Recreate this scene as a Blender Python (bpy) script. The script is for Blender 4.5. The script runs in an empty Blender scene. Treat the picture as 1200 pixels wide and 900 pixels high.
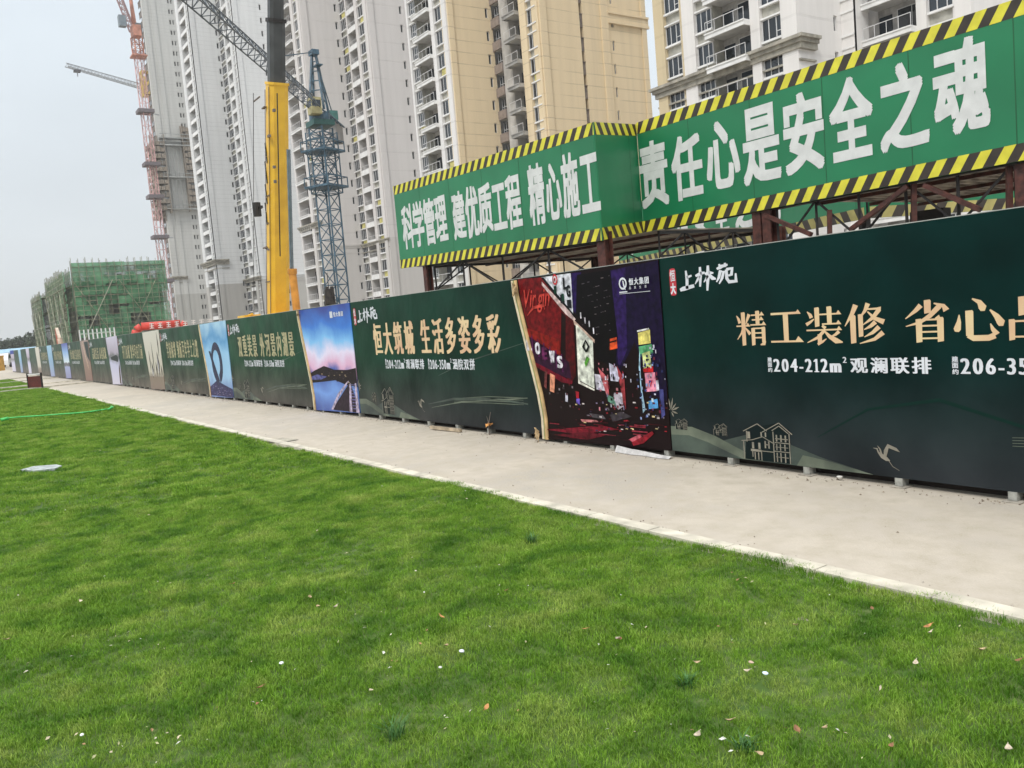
import bpy, math, random
from mathutils import Vector, Matrix
R = math.radians
rnd = random.Random(7)
SC = bpy.context.scene
COL = SC.collection

# ------------------------------------------------------------------ camera
EYE = 1.65
FPX = 994.32                      # focal length in photo pixels (1200 wide)
Fw = Vector((-0.82652802, 0.55669864, -0.08329499))
Rt = Vector((0.56247489, 0.82253777, -0.08398585))
Up = Vector((-0.02175847, 0.116268, 0.99297952))
cd = bpy.data.cameras.new('camera'); cam = bpy.data.objects.new('camera', cd); COL.objects.link(cam)
cd.sensor_width = 36; cd.lens = FPX / 1200 * 36; cd.clip_start = 0.05; cd.clip_end = 4000
cam.matrix_world = Matrix(((Rt.x, Up.x, -Fw.x, 0), (Rt.y, Up.y, -Fw.y, 0), (Rt.z, Up.z, -Fw.z, EYE), (0, 0, 0, 1)))
SC.camera = cam
SC.view_settings.view_transform = 'Standard'; SC.view_settings.look = 'None'
SC.view_settings.exposure = 0.34; SC.view_settings.gamma = 1.0

# ------------------------------------------------------------------ overcast sky + weak wide sun
SUN_EL, SUN_AZ = R(50), R(150)    # azimuth: compass-like, from +Y clockwise
w = bpy.data.worlds.new('World'); SC.world = w; w.use_nodes = True
nt = w.node_tree; nt.nodes.clear(); N = nt.nodes.new; L = nt.links.new
out = N('ShaderNodeOutputWorld'); bg = N('ShaderNodeBackground'); bg.inputs[1].default_value = 0.1
sky = N('ShaderNodeTexSky'); sky.sky_type = 'NISHITA'; sky.sun_disc = False
sky.sun_elevation = SUN_EL; sky.sun_rotation = SUN_AZ; sky.air_density = 1.0; sky.dust_density = 3.0
tc = N('ShaderNodeTexCoord'); sep = N('ShaderNodeSeparateXYZ'); L(tc.outputs['Generated'], sep.inputs[0])
ramp = N('ShaderNodeValToRGB'); L(sep.outputs[2], ramp.inputs[0])
ramp.color_ramp.elements[0].position = 0.0; ramp.color_ramp.elements[0].color = (0.345, 0.36, 0.365, 1)
ramp.color_ramp.elements[1].position = 1.0; ramp.color_ramp.elements[1].color = (1.0, 1.0, 1.0, 1)
el = ramp.color_ramp.elements.new(0.35); el.color = (0.405, 0.445, 0.475, 1); el = ramp.color_ramp.elements.new(0.12); el.color = (0.37, 0.395, 0.41, 1)
nz = N('ShaderNodeTexNoise'); nz.inputs['Scale'].default_value = 1.6; nz.inputs['Detail'].default_value = 4
mp = N('ShaderNodeMapping'); mp.inputs['Scale'].default_value = (1, 1, 3); L(tc.outputs['Generated'], mp.inputs[0]); L(mp.outputs[0], nz.inputs[0])
mr = N('ShaderNodeMapRange'); mr.inputs[1].default_value = 0.3; mr.inputs[2].default_value = 0.7; mr.inputs[3].default_value = 15.9; mr.inputs[4].default_value = 19.3
L(nz.outputs[0], mr.inputs[0])
vm = N('ShaderNodeVectorMath'); vm.operation = 'SCALE'; L(ramp.outputs[0], vm.inputs[0]); L(mr.outputs[0], vm.inputs['Scale'])
mx = N('ShaderNodeMix'); mx.data_type = 'RGBA'; mx.inputs[0].default_value = 0.9
L(sky.outputs[0], mx.inputs[6]); L(vm.outputs[0], mx.inputs[7]); L(mx.outputs[2], bg.inputs[0]); L(bg.outputs[0], out.inputs[0])
sl = bpy.data.lights.new('sun', 'SUN'); sl.energy = 1.5; sl.angle = R(14); sl.color = (1, 0.96, 0.9)
so = bpy.data.objects.new('sun', sl); COL.objects.link(so)
sd = Vector((math.sin(SUN_AZ) * math.cos(SUN_EL), math.cos(SUN_AZ) * math.cos(SUN_EL), math.sin(SUN_EL)))
so.rotation_euler = (-sd).to_track_quat('-Z', 'Y').to_euler(); so.location = (0, 0, 60)

# ------------------------------------------------------------------ measuring helpers
def ray(x, y): return Fw * FPX + Rt * (x - 600) - Up * (y - 450)
def onY(x, y, Y):
    d = ray(x, y); t = Y / d.y; return Vector((d.x * t, Y, EYE + d.z * t))
def onZ(x, y, z=0.0):
    d = ray(x, y); t = (z - EYE) / d.z; return Vector((d.x * t, d.y * t, z))
def onD(x, y, D):
    d = ray(x, y); t = D / math.hypot(d.x, d.y); return Vector((d.x * t, d.y * t, EYE + d.z * t))

# ------------------------------------------------------------------ objects
def tag(o, label=None, cat=None, group=None, kind=None):
    if label: o['label'] = label
    if cat: o['category'] = cat
    if group: o['group'] = group
    if kind: o['kind'] = kind
    return o
def empty(name, loc=(0, 0, 0), rz=0, label=None, cat=None, group=None):
    o = bpy.data.objects.new(name, None); COL.objects.link(o); o.location = loc; o.rotation_euler = (0, 0, rz)
    o.empty_display_size = 0.3
    return tag(o, label, cat, group)
def put(name, me, parent=None, loc=None, rz=0, label=None):
    o = bpy.data.objects.new(name, me); COL.objects.link(o)
    if loc is not None: o.location = loc
    o.rotation_euler = (0, 0, rz)
    if parent: o.parent = parent
    if label: o['label'] = label
    return o
def copy_tree(o, parent=None):
    c = o.copy(); COL.objects.link(c)
    if parent: c.parent = parent
    for ch in list(o.children): copy_tree(ch, c)
    return c

class MB:
    def __init__(s): s.v = []; s.f = []; s.m = []; s.mats = []
    def mi(s, m):
        if m not in s.mats: s.mats.append(m)
        return s.mats.index(m)
    def poly(s, pts, m):
        b = len(s.v); s.v += [tuple(p) for p in pts]; s.f.append(tuple(range(b, b + len(pts)))); s.m.append(s.mi(m))
    def box(s, x0, x1, y0, y1, z0, z1, m):
        b = len(s.v); k = s.mi(m)
        s.v += [(x0, y0, z0), (x1, y0, z0), (x1, y1, z0), (x0, y1, z0), (x0, y0, z1), (x1, y0, z1), (x1, y1, z1), (x0, y1, z1)]
        for q in ((3, 2, 1, 0), (4, 5, 6, 7), (0, 1, 5, 4), (1, 2, 6, 5), (2, 3, 7, 6), (3, 0, 4, 7)):
            s.f.append(tuple(b + i for i in q)); s.m.append(k)
    def bar(s, p, q, r, m, n=4, r2=None):
        p = Vector(p); q = Vector(q); d = (q - p)
        if d.length < 1e-6: return
        d.normalize(); a = d.orthogonal().normalized()
        if abs(d.z) < .95: a = d.cross(Vector((0, 0, 1))).normalized()
        c = d.cross(a); b = len(s.v); k = s.mi(m); r2 = r if r2 is None else r2
        for (P, rr) in ((p, r), (q, r2)):
            for i in range(n):
                t = (i + .5) * 2 * math.pi / n; s.v.append(tuple(P + (a * math.cos(t) + c * math.sin(t)) * rr * (1.414 if n == 4 else 1)))
        for i in range(n):
            j = (i + 1) % n; s.f.append((b + i, b + j, b + n + j, b + n + i)); s.m.append(k)
        s.f.append(tuple(b + i for i in reversed(range(n)))); s.m.append(k)
        s.f.append(tuple(b + n + i for i in range(n))); s.m.append(k)
    def prism(s, pts, z0, z1, m):
        n = len(pts); b = len(s.v); k = s.mi(m)
        s.v += [(p[0], p[1], z0) for p in pts] + [(p[0], p[1], z1) for p in pts]
        for i in range(n):
            j = (i + 1) % n; s.f.append((b + i, b + j, b + n + j, b + n + i)); s.m.append(k)
        s.f.append(tuple(b + i for i in reversed(range(n)))); s.m.append(k)
        s.f.append(tuple(b + n + i for i in range(n))); s.m.append(k)
    def mesh(s, name, smooth=False):
        me = bpy.data.meshes.new(name); me.from_pydata(s.v, [], s.f); me.polygons.foreach_set('material_index', s.m)
        for m in s.mats: me.materials.append(m)
        if smooth: me.polygons.foreach_set('use_smooth', [True] * len(s.f))
        me.update(); return me
    def build(s, name, parent=None, loc=None, rz=0, label=None, smooth=False):
        return put(name, s.mesh(name, smooth), parent, loc, rz, label)

# ------------------------------------------------------------------ materials
def M(name, c, rough=0.7, var=0.12, scale=3.0, bump=0.0, metal=0.0, spec=0.5, c2=None, detail=6, coord='Position', stretch=None):
    m = bpy.data.materials.new(name); m.use_nodes = True; nt = m.node_tree; P = nt.nodes['Principled BSDF']
    P.inputs['Roughness'].default_value = rough; P.inputs['Metallic'].default_value = metal; P.inputs['Specular IOR Level'].default_value = spec
    if coord == 'Position': g = nt.nodes.new('ShaderNodeNewGeometry'); src = g.outputs['Position']
    else: g = nt.nodes.new('ShaderNodeTexCoord'); src = g.outputs[coord]
    if stretch:
        mp = nt.nodes.new('ShaderNodeMapping'); mp.inputs['Scale'].default_value = stretch; nt.links.new(src, mp.inputs[0]); src = mp.outputs[0]
    n = nt.nodes.new('ShaderNodeTexNoise'); n.inputs['Scale'].default_value = scale; n.inputs['Detail'].default_value = detail
    nt.links.new(src, n.inputs['Vector'])
    r = nt.nodes.new('ShaderNodeValToRGB'); nt.links.new(n.outputs[0], r.inputs[0])
    c2 = c2 or tuple(x * (1 - var * 2) for x in c)
    r.color_ramp.elements[0].position = 0.32; r.color_ramp.elements[0].color = (*c2, 1)
    r.color_ramp.elements[1].position = 0.68; r.color_ramp.elements[1].color = (*[min(1, x * (1 + var)) for x in c], 1)
    nt.links.new(r.outputs[0], P.inputs['Base Color'])
    if bump:
        b = nt.nodes.new('ShaderNodeBump'); b.inputs['Strength'].default_value = bump; b.inputs['Distance'].default_value = 0.05
        nt.links.new(n.outputs[0], b.inputs['Height']); nt.links.new(b.outputs[0], P.inputs['Normal'])
    return m
def srgb(r, g, b, k=1.0):
    f = lambda u: ((u / 255 + .055) / 1.055) ** 2.4 if u > 10 else u / 255 / 12.92
    return (f(r) * k, f(g) * k, f(b) * k)
def PM(r, g, b, rough=0.45): return M('print_ink', srgb(r, g, b, .85), max(rough, .42), 0.05, 8, spec=.14)

def tower_mat(name, hi, lo, zc, pitch=1.45, dirt=0.25, line=0.72):
    """rendered wall: smooth base coat under height zc, lined paint above; joints every storey"""
    m = bpy.data.materials.new(name); m.use_nodes = True; nt = m.node_tree; N = nt.nodes.new; L = nt.links.new; P = nt.nodes['Principled BSDF']
    P.inputs['Roughness'].default_value = 0.85
    g = N('ShaderNodeNewGeometry'); sp = N('ShaderNodeSeparateXYZ'); L(g.outputs['Position'], sp.inputs[0])
    n0 = N('ShaderNodeTexNoise'); n0.inputs['Scale'].default_value = 0.35; n0.inputs['Detail'].default_value = 3; L(g.outputs['Position'], n0.inputs['Vector'])
    wob = N('ShaderNodeMath'); wob.operation = 'MULTIPLY_ADD'; wob.inputs[1].default_value = 0.10; L(n0.outputs[0], wob.inputs[0]); L(sp.outputs[2], wob.inputs[2])
    dv = N('ShaderNodeMath'); dv.operation = 'DIVIDE'; dv.inputs[1].default_value = pitch; L(wob.outputs[0], dv.inputs[0])
    fr = N('ShaderNodeMath'); fr.operation = 'FRACT'; L(dv.outputs[0], fr.inputs[0])
    lt = N('ShaderNodeMath'); lt.operation = 'LESS_THAN'; lt.inputs[1].default_value = 0.075; L(fr.outputs[0], lt.inputs[0])
    n1 = N('ShaderNodeTexNoise'); n1.inputs['Scale'].default_value = 0.25; n1.inputs['Detail'].default_value = 5; L(g.outputs['Position'], n1.inputs['Vector'])
    r1 = N('ShaderNodeMapRange'); r1.inputs[1].default_value = 0.35; r1.inputs[2].default_value = 0.6; L(n1.outputs[0], r1.inputs[0])
    up = N('ShaderNodeMath'); up.operation = 'GREATER_THAN'; up.inputs[1].default_value = zc; L(sp.outputs[2], up.inputs[0])
    a = N('ShaderNodeMath'); a.operation = 'MULTIPLY'; L(lt.outputs[0], a.inputs[0]); L(r1.outputs[0], a.inputs[1])
    b = N('ShaderNodeMath'); b.operation = 'MULTIPLY'; L(a.outputs[0], b.inputs[0]); L(up.outputs[0], b.inputs[1])
    # vertical streaks of dirt
    mp = N('ShaderNodeMapping'); mp.inputs['Scale'].default_value = (1.6, 1.6, 0.09); L(g.outputs['Position'], mp.inputs[0])
    n2 = N('ShaderNodeTexNoise'); n2.inputs['Scale'].default_value = 0.8; n2.inputs['Detail'].default_value = 6; L(mp.outputs[0], n2.inputs['Vector'])
    r2 = N('ShaderNodeMapRange'); r2.inputs[1].default_value = 0.42; r2.inputs[2].default_value = 0.75; r2.inputs[3].default_value = 1.0; r2.inputs[4].default_value = 1 - dirt; L(n2.outputs[0], r2.inputs[0])
    c1 = N('ShaderNodeMix'); c1.data_type = 'RGBA'; c1.inputs[6].default_value = (*lo, 1); c1.inputs[7].default_value = (*hi, 1); L(up.outputs[0], c1.inputs[0])
    c2 = N('ShaderNodeMix'); c2.data_type = 'RGBA'; c2.blend_type = 'MULTIPLY'; c2.inputs[7].default_value = (line, line, line, 1)
    L(b.outputs[0], c2.inputs[0]); L(c1.outputs[2], c2.inputs[6])
    vm = N('ShaderNodeVectorMath'); vm.operation = 'SCALE'; L(c2.outputs[2], vm.inputs[0]); L(r2.outputs[0], vm.inputs['Scale'])
    L(vm.outputs[0], P.inputs['Base Color'])
    bm = N('ShaderNodeBump'); bm.inputs['Strength'].default_value = 0.4; bm.inputs['Distance'].default_value = 0.06; bm.invert = True
    L(b.outputs[0], bm.inputs['Height']); L(bm.outputs[0], P.inputs['Normal'])
    return m

WHITE = M('white_paint', (0.72, 0.72, 0.72), 0.6, 0.06)
FRAME = M('window_frame_white', (0.62, 0.62, 0.62), 0.5, 0.05)
GLASS = M('window_glass', (0.02, 0.028, 0.038), 0.08, 0.3, 0.4, spec=0.6)
DARK = M('dark_opening', (0.02, 0.02, 0.022), 0.9, 0.3, 0.5)
CONC = M('raw_concrete', (0.36, 0.355, 0.34), 0.9, 0.18, 0.7, 0.2)
BROWN = M('brown_louvre', (0.17, 0.14, 0.12), 0.8, 0.15, 2)
LBROWN = M('taupe_parapet', (0.27, 0.22, 0.19), 0.8, 0.12, 2)
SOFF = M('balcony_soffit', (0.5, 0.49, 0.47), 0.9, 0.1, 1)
CORN = M('bare_cornice_render', (0.34, 0.32, 0.27), 0.9, 0.2, 1.5, 0.3)
RUST = M('red_oxide_steel', (0.085, 0.026, 0.018), 0.6, 0.3, 12, 0.2)
BLACKST = M('dark_steel', (0.018, 0.015, 0.014), 0.6, 0.3, 10)
YEL = M('crane_yellow', (0.80, 0.49, 0.04), 0.40, 0.05, 1.3, c2=(0.70, 0.40, 0.035), detail=3)
BLUEST = M('crane_blue', (0.055, 0.115, 0.165), 0.5, 0.25, 3)
REDST = M('crane_red', (0.62, 0.38, 0.37), 0.6, 0.25, 1)
REDOR = M('crane_orange', (0.52, 0.24, 0.17), 0.6, 0.2, 1)
GREYST = M('crane_grey', (0.36, 0.38, 0.40), 0.6, 0.15, 1)
TYRE = M('tyre_rubber', (0.02, 0.02, 0.02), 0.85, 0.2, 6)

# ------------------------------------------------------------------ glyphs
_gc = {}
def glyph(ch):
    if ch not in _gc:
        c = bpy.data.curves.new('glyph', 'FONT'); c.body = ch; c.size = 1; c.resolution_u = 3
        o = bpy.data.objects.new('glyph', c); me = bpy.data.meshes.new_from_object(o)
        v = [(a.co.x, a.co.y) for a in me.vertices]; f = [tuple(p.vertices) for p in me.polygons]
        x0 = min(a[0] for a in v); x1 = max(a[0] for a in v); y0 = min(a[1] for a in v); y1 = max(a[1] for a in v)
        _gc[ch] = ([((a - x0) / max(1e-6, x1 - x0), (b - y0) / max(1e-6, y1 - y0)) for a, b in v], f, (x0, x1, y0, y1))
        bpy.data.objects.remove(o); bpy.data.curves.remove(c); bpy.data.meshes.remove(me)
    return _gc[ch]
class Print:
    """flat ink in a vertical plane: s along d, z up, thin layers stepping out along n"""
    def __init__(s, org, d=(1, 0, 0), n=(0, -1, 0)):
        s.o = Vector(org); s.d = Vector(d); s.n = Vector(n); s.mb = MB()
    def P(s, a, z, off): return s.o + s.d * a + Vector((0, 0, z)) + s.n * off
    def poly(s, pts, m, layer=1): s.mb.poly([s.P(a, z, 0.0016 * layer) for a, z in pts], m)
    def rect(s, a0, a1, z0, z1, m, layer=1): s.poly([(a0, z0), (a1, z0), (a1, z1), (a0, z1)], m, layer)
    def stroke(s, pts, m, layer=2, sc=(1, 1), og=(0, 0)):
        """pts: (x,y,w) brush path"""
        Lp = []; Rp = []
        for i, (x, y, w_) in enumerate(pts):
            a = pts[max(0, i - 1)]; b = pts[min(len(pts) - 1, i + 1)]
            dx, dy = b[0] - a[0], b[1] - a[1]; l = math.hypot(dx, dy) or 1
            nx, ny = -dy / l * w_ / 2, dx / l * w_ / 2
            Lp.append((og[0] + (x + nx) * sc[0], og[1] + (y + ny) * sc[1])); Rp.append((og[0] + (x - nx) * sc[0], og[1] + (y - ny) * sc[1]))
        for i in range(len(pts) - 1): s.poly([Lp[i], Rp[i], Rp[i + 1], Lp[i + 1]], m, layer + 0.05 * (i % 3))
    def char(s, ch, a0, a1, z0, z1, m, layer=2, bx=0.03, bz=0.03, k=3, shear=0):
        """bbox fitted glyph, thickened by bx, bz (fractions of the box)"""
        v, f, _ = glyph(ch); wv = a1 - a0; hv = z1 - z0; n = 0
        sh = [(0, 0)]
        if bx or bz:
            for i in range(k):
                for j in range(k if bz else 1):
                    sh.append(((i / (k - 1) - .5) * 2 * bx, (j / (k - 1) - .5) * 2 * bz if bz else 0))
        for (dx, dz) in sh:
            off = 0.0016 * layer + 0.00012 * n; n += 1; b = len(s.mb.v); kk = s.mb.mi(m)
            for (x, y) in v:
                X = (bx + dx + x * (1 - 2 * bx)); Y = (bz + dz + y * (1 - 2 * bz))
                s.mb.v.append(tuple(s.P(a0 + X * wv + shear * Y * hv, z0 + Y * hv, off)))
            for q in f: s.mb.f.append(tuple(b + i for i in q)); s.mb.m.append(kk)
    def text(s, t, a, z, em, m, layer=2, wx=0.9, bx=0.04, bz=0.0, gap=0.08, shear=0):
        """row of glyphs on a common em box, returns the end"""
        for ch in t:
            if ch == ' ': a += em * wx * 0.45; continue
            x0, x1, y0, y1 = glyph(ch)[2]
            cw = (x1 - x0) * em * wx
            if ord(ch) > 0x3000: cw0 = em * wx; off = (cw0 - cw) / 2; adv = cw0 * (1 + gap)
            else: off = em * wx * .03; adv = cw + em * wx * .10
            if ch == '1':
                h_ = y1 * em; w1 = em * wx * .34; c_ = a + w1 * .55; t_ = w1 * .19; s.rect(c_ - t_, c_ + t_, z, z + h_, m, layer); s.poly([(c_ - t_, z + h_), (c_ - w1 * .5, z + h_ * .84), (c_ - w1 * .5, z + h_ * .78), (c_ - t_, z + h_ * .80)][::-1], m, layer); s.rect(c_ - w1 * .42, c_ + w1 * .42, z, z + h_ * .07, m, layer + .05); a += w1 * 1.15; continue
            s.char(ch, a + off, a + off + cw, z + y0 * em, z + y1 * em, m, layer, bx, bz, 3, shear); a += adv
        return a
    def build(s, name, parent=None, label=None): return s.mb.build(name, parent, label=label)

# serif display characters drawn stroke by stroke in a 100 x 100 box (y down)
def _H(x0, x1, y, t=4): return ('p', [(x0, y - t / 2), (x1 - 13, y - t / 2), (x1 - 8, y - 9), (x1, y + t / 2), (x0, y + t / 2)])
def _V(x, y0, y1, w=12): return ('p', [(x - w / 2, y0), (x + w / 2 - 1, y0 - 1), (x + w / 2 + 1, y0 + 2), (x + w / 2, y1 - 2), (x - w / 2, y1)])
def _h(x0, x1, y, t=4): return ('p', [(x0, y - t / 2), (x1, y - t / 2), (x1, y + t / 2), (x0, y + t / 2)])
def _S(*p): return ('s', list(p))
SERIF = {
 '精': [_V(25, 4, 98), _S((4, 12, 2), (10, 22, 8), (14, 34, 10)), _S((46, 10, 11), (38, 26, 7), (33, 38, 2)), _H(2, 48, 42), _S((26, 44, 8), (18, 62, 6), (3, 80, 2)), _S((30, 46, 3), (40, 58, 8), (46, 66, 10)),
       _H(52, 94, 13), _H(54, 92, 26), _H(48, 99, 40), _V(72, 2, 41), _V(56, 49, 98, 11), _h(56, 84, 50), _V(89, 47, 90, 11), _S((94, 86, 4), (90, 93, 10), (78, 96, 3)), _h(60, 86, 63), _h(60, 86, 76)],
 '工': [_H(6, 94, 13, 6), _V(49, 14, 88, 14), ('p', [(3, 86), (76, 86), (84, 75), (99, 91), (3, 91)])],
 '装': [_S((7, 12, 2), (15, 21, 9), (18, 29, 10)), _S((3, 46, 9), (14, 40, 7), (25, 32, 3)), _V(33, 3, 53, 12), _H(40, 98, 21), _V(66, 2, 48, 12), _H(46, 97, 46), _S((46, 50, 6), (55, 57, 9)), _H(3, 98, 61),
       _S((52, 62, 9), (34, 80, 8), (4, 93, 2)), _V(38, 72, 98, 11), _S((32, 98, 7), (46, 91, 6), (56, 84, 2)), _S((50, 62, 3), (64, 78, 10), (82, 90, 14), (98, 94, 3)), _S((90, 66, 9), (80, 74, 7), (66, 80, 2))],
 '修': [_S((32, 2, 13), (22, 24, 10), (3, 54, 2)), _V(23, 28, 98, 13), _V(42, 26, 82, 11), _S((62, 0, 12), (54, 18, 8), (40, 36, 2)), _S((56, 14, 4), (82, 14, 5), (92, 15, 11)), _S((88, 16, 11), (72, 36, 9), (48, 52, 2)), _S((60, 20, 3), (76, 37, 9), (98, 47, 13)),
       _S((78, 46, 11), (66, 56, 8), (50, 64, 2)), _S((86, 58, 11), (70, 72, 8), (50, 82, 2)), _S((95, 72, 12), (74, 88, 8), (38, 98, 2))],
 '省': [_V(52, 1, 32, 14), _S((38, 12, 12), (26, 24, 9), (3, 42, 2)), _S((66, 9, 3), (86, 16, 9), (92, 27, 14)), _S((78, 16, 12), (56, 38, 10), (34, 52, 7), (3, 60, 2)), _V(32, 44, 99, 13), _V(78, 42, 98, 13), _h(32, 80, 46), _h(36, 78, 60), _h(36, 78, 74), _h(36, 78, 89), _S((68, 44, 3), (78, 40, 9))],
 '心': [_S((13, 38, 2), (12, 54, 9), (8, 70, 15), (7, 76, 8)), _V(33, 30, 86, 15), _S((30, 84, 12), (40, 91, 13), (70, 91, 13), (82, 86, 13)), _S((86, 84, 12), (78, 72, 8), (74, 60, 2)), _S((40, 4, 3), (54, 12, 10), (60, 24, 16), (60, 32, 8)), _S((74, 30, 3), (86, 44, 11), (94, 58, 16), (94, 66, 8))],
 '品': [_V(30, 6, 46, 13), _V(71, 5, 46, 13), _h(30, 72, 10), _h(34, 70, 39), _V(9, 53, 98, 12), _V(41, 52, 98, 12), _h(9, 42, 57), _h(10, 40, 90), _V(60, 53, 98, 12), _V(92, 52, 98, 12), _h(60, 93, 57), _h(60, 92, 90)],
 '质': [_S((88, 2, 8), (50, 12, 6), (20, 14, 4)), _V(20, 14, 40, 11), _S((20, 38, 11), (15, 70, 8), (3, 98, 2)), _H(24, 98, 28), _V(58, 12, 46, 11), _V(40, 46, 82, 11), _V(84, 46, 82, 11), _h(40, 86, 48), _S((62, 52, 10), (56, 78, 8), (22, 97, 2)), _S((62, 80, 3), (78, 88, 9), (96, 96, 12))],
}
def serif(pr, ch, a0, a1, z0, z1, m, layer=2):
    fx = lambda x: a0 + x / 100 * (a1 - a0); fz = lambda y: z1 - y / 100 * (z1 - z0)
    for i, (k, pts) in enumerate(SERIF[ch]):
        ly = layer + 0.06 * i
        if k == 'p': pr.poly([(fx(x), fz(y)) for x, y in pts][::-1], m, ly)
        else: pr.stroke([(x, -y, w_) for x, y, w_ in pts], m, ly, ((a1 - a0) / 100, (z1 - z0) / 100), (a0, z1))

# ================================================================== SETTING
FY, FH, KY = 6.2475, 2.074, 4.084
def noisy_mat(name, cols, scales, rough=0.9, bump=0.0, bscale=40):
    """three-tone mix on two noises"""
    m = bpy.data.materials.new(name); m.use_nodes = True; nt = m.node_tree; N = nt.nodes.new; L = nt.links.new; P = nt.nodes['Principled BSDF']
    P.inputs['Roughness'].default_value = rough; g = N('ShaderNodeNewGeometry'); prev = None
    for i, (c, s) in enumerate(zip(cols[1:], scales)):
        n = N('ShaderNodeTexNoise'); n.inputs['Scale'].default_value = s; n.inputs['Detail'].default_value = 7; n.inputs['Roughness'].default_value = 0.6; L(g.outputs['Position'], n.inputs['Vector'])
        r = N('ShaderNodeMapRange'); r.inputs[1].default_value = 0.42; r.inputs[2].default_value = 0.66; L(n.outputs[0], r.inputs[0])
        mx = N('ShaderNodeMix'); mx.data_type = 'RGBA'; L(r.outputs[0], mx.inputs[0]); mx.inputs[7].default_value = (*c, 1)
        if prev is None: mx.inputs[6].default_value = (*cols[0], 1)
        else: L(prev, mx.inputs[6])
        prev = mx.outputs[2]
    L(prev, P.inputs['Base Color'])
    if bump:
        n = N('ShaderNodeTexNoise'); n.inputs['Scale'].default_value = bscale; n.inputs['Detail'].default_value = 4; L(g.outputs['Position'], n.inputs['Vector'])
        b = N('ShaderNodeBump'); b.inputs['Strength'].default_value = bump; b.inputs['Distance'].default_value = 0.01; L(n.outputs[0], b.inputs['Height']); L(b.outputs[0], P.inputs['Normal'])
    return m
DIRT = noisy_mat('site_dirt', [(0.33, 0.29, 0.24), (0.22, 0.19, 0.15), (0.40, 0.37, 0.32)], [0.15, 1.2], bump=0.3, bscale=6)
PATHM = noisy_mat('worn_concrete', [(0.48, 0.43, 0.36), (0.35, 0.325, 0.285), (0.53, 0.475, 0.39), (0.40, 0.355, 0.275), (0.46, 0.415, 0.345)], [0.35, 1.1, 5.0, 60], 0.85, 0.35, 90)
KERBM = M('kerb_concrete', (0.60, 0.56, 0.46), 0.85, 0.16, 5, 0.15)
SOIL = noisy_mat('turf_soil', [(0.055, 0.11, 0.012), (0.035, 0.08, 0.010), (0.09, 0.13, 0.03)], [1.2, 14], 0.95, 0.3, 60)
mb = MB(); mb.poly([(-900, -600, -0.03), (500, -600, -0.03), (500, 900, -0.03), (-900, 900, -0.03)], DIRT)
tag(mb.build('ground'), kind='structure')
mb = MB(); mb.poly([(-150, KY + .13, 0), (12, KY + .13, 0), (12, 6.9, 0), (-150, 6.9, 0)], PATHM); tag(mb.build('path'), kind='structure')
mb = MB(); mb.poly([(-330, -30, -0.012), (-62, -30, -0.012), (-62, KY + .13, -0.012), (-150, KY + .13, -0.012), (-150, 20, -0.012), (-330, 60, -0.012)], PATHM); tag(mb.build('road'), kind='structure')
# kerb line, stone by stone
kerb = empty('kerb', (0, KY, 0)); tag(kerb, kind='structure')
def stone(L_):
    b = MB(); c = 0.006
    b.prism([(0.004 + c, 0), (L_ - .004 - c, 0), (L_ - .004, c), (L_ - .004, .125), (.004, .125), (.004, c)], -0.06, 0.012, KERBM); return b.mesh('kerb_stone')
sm = stone(0.70); x = 6.02
while x > -46:
    o = put('kerb_stone', sm, kerb, (x - .70, 0, rnd.uniform(-.002, .002)), R(rnd.uniform(-.12, .12))); x -= .70
# cross kerbs around the lawn cut-outs
A1, A2, A3, A4 = (-45.1, 2.2), (-46.2, KY), (-58.2, 2.6), (-61, KY)
b = MB()
for (p, q) in (((-43.5, -12), (-46.3, KY)), ((-51.0, -12), (-50.2, KY - .1)), ((-57.0, -12), (-60.8, KY)), ((-62, -12), (-70, KY))):
    d = (Vector(q) - Vector(p)).normalized(); n = Vector((-d.y, d.x)) * .1
    b.prism([Vector(p) - n, Vector(q) - n, Vector(q) + n, Vector(p) + n], -.06, .055, KERBM)
b.build('cross_kerb', kerb)

# lawn: gently uneven sheet; grass tufts on top
from mathutils import noise as mn
def gh(x, y): return 0.012 * mn.noise(Vector((x * 2.1, y * 2.1, 2))) + 0.022 * mn.noise(Vector((x * .9, y * .9, 0))) + 0.008 * mn.noise(Vector((x * 3, y * 3, 5))) - 0.012
def sheet(x0, x1, y0, y1, step, ok):
    v = []; f = []; nx = int((x1 - x0) / step) + 1; ny = int((y1 - y0) / step) + 1
    for j in range(ny):
        for i in range(nx):
            x = x0 + i * step; y = min(y0 + j * step, y1); v.append((x, y, gh(x, y)))
    for j in range(ny - 1):
        for i in range(nx - 1):
            if ok(x0 + (i + .5) * step, y0 + (j + .5) * step): f.append((j * nx + i, j * nx + i + 1, (j + 1) * nx + i + 1, (j + 1) * nx + i))
    return v, f
lawn_ok = lambda x, y: not (-51.0 < x + 0 < -50.2) and x > -70
v, f = sheet(-44.0, 6, -12.0, KY + .004, .25, lambda x, y: True)
me = bpy.data.meshes.new('lawn'); me.from_pydata(v, [], f); me.materials.append(SOIL); me.polygons.foreach_set('use_smooth', [True] * len(f)); me.update()
tag(put('lawn', me), kind='structure')
mb = MB()
mb.poly([(-44.0, -12, -.006), (-44.0, KY, -.006), (-46.2, KY, -.006), (-43.6, -12, -.006)][::-1], SOIL)
mb.poly([(-50.9, -12, -.006), (-43.7, -12, -.006), (-46.4, KY, -.006), (-50.2, KY, -.006)], SOIL)
mb.poly([(-57.0, -12, -.006), (-51.1, -12, -.006), (-50.3, KY, -.006), (-60.7, KY, -.006)], SOIL)
mb.poly([(-61.9, -12, -.006), (-57.2, -12, -.006), (-61.0, KY, -.006), (-69.9, KY, -.006)], SOIL)
tag(mb.build('lawn'), kind='structure')

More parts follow.
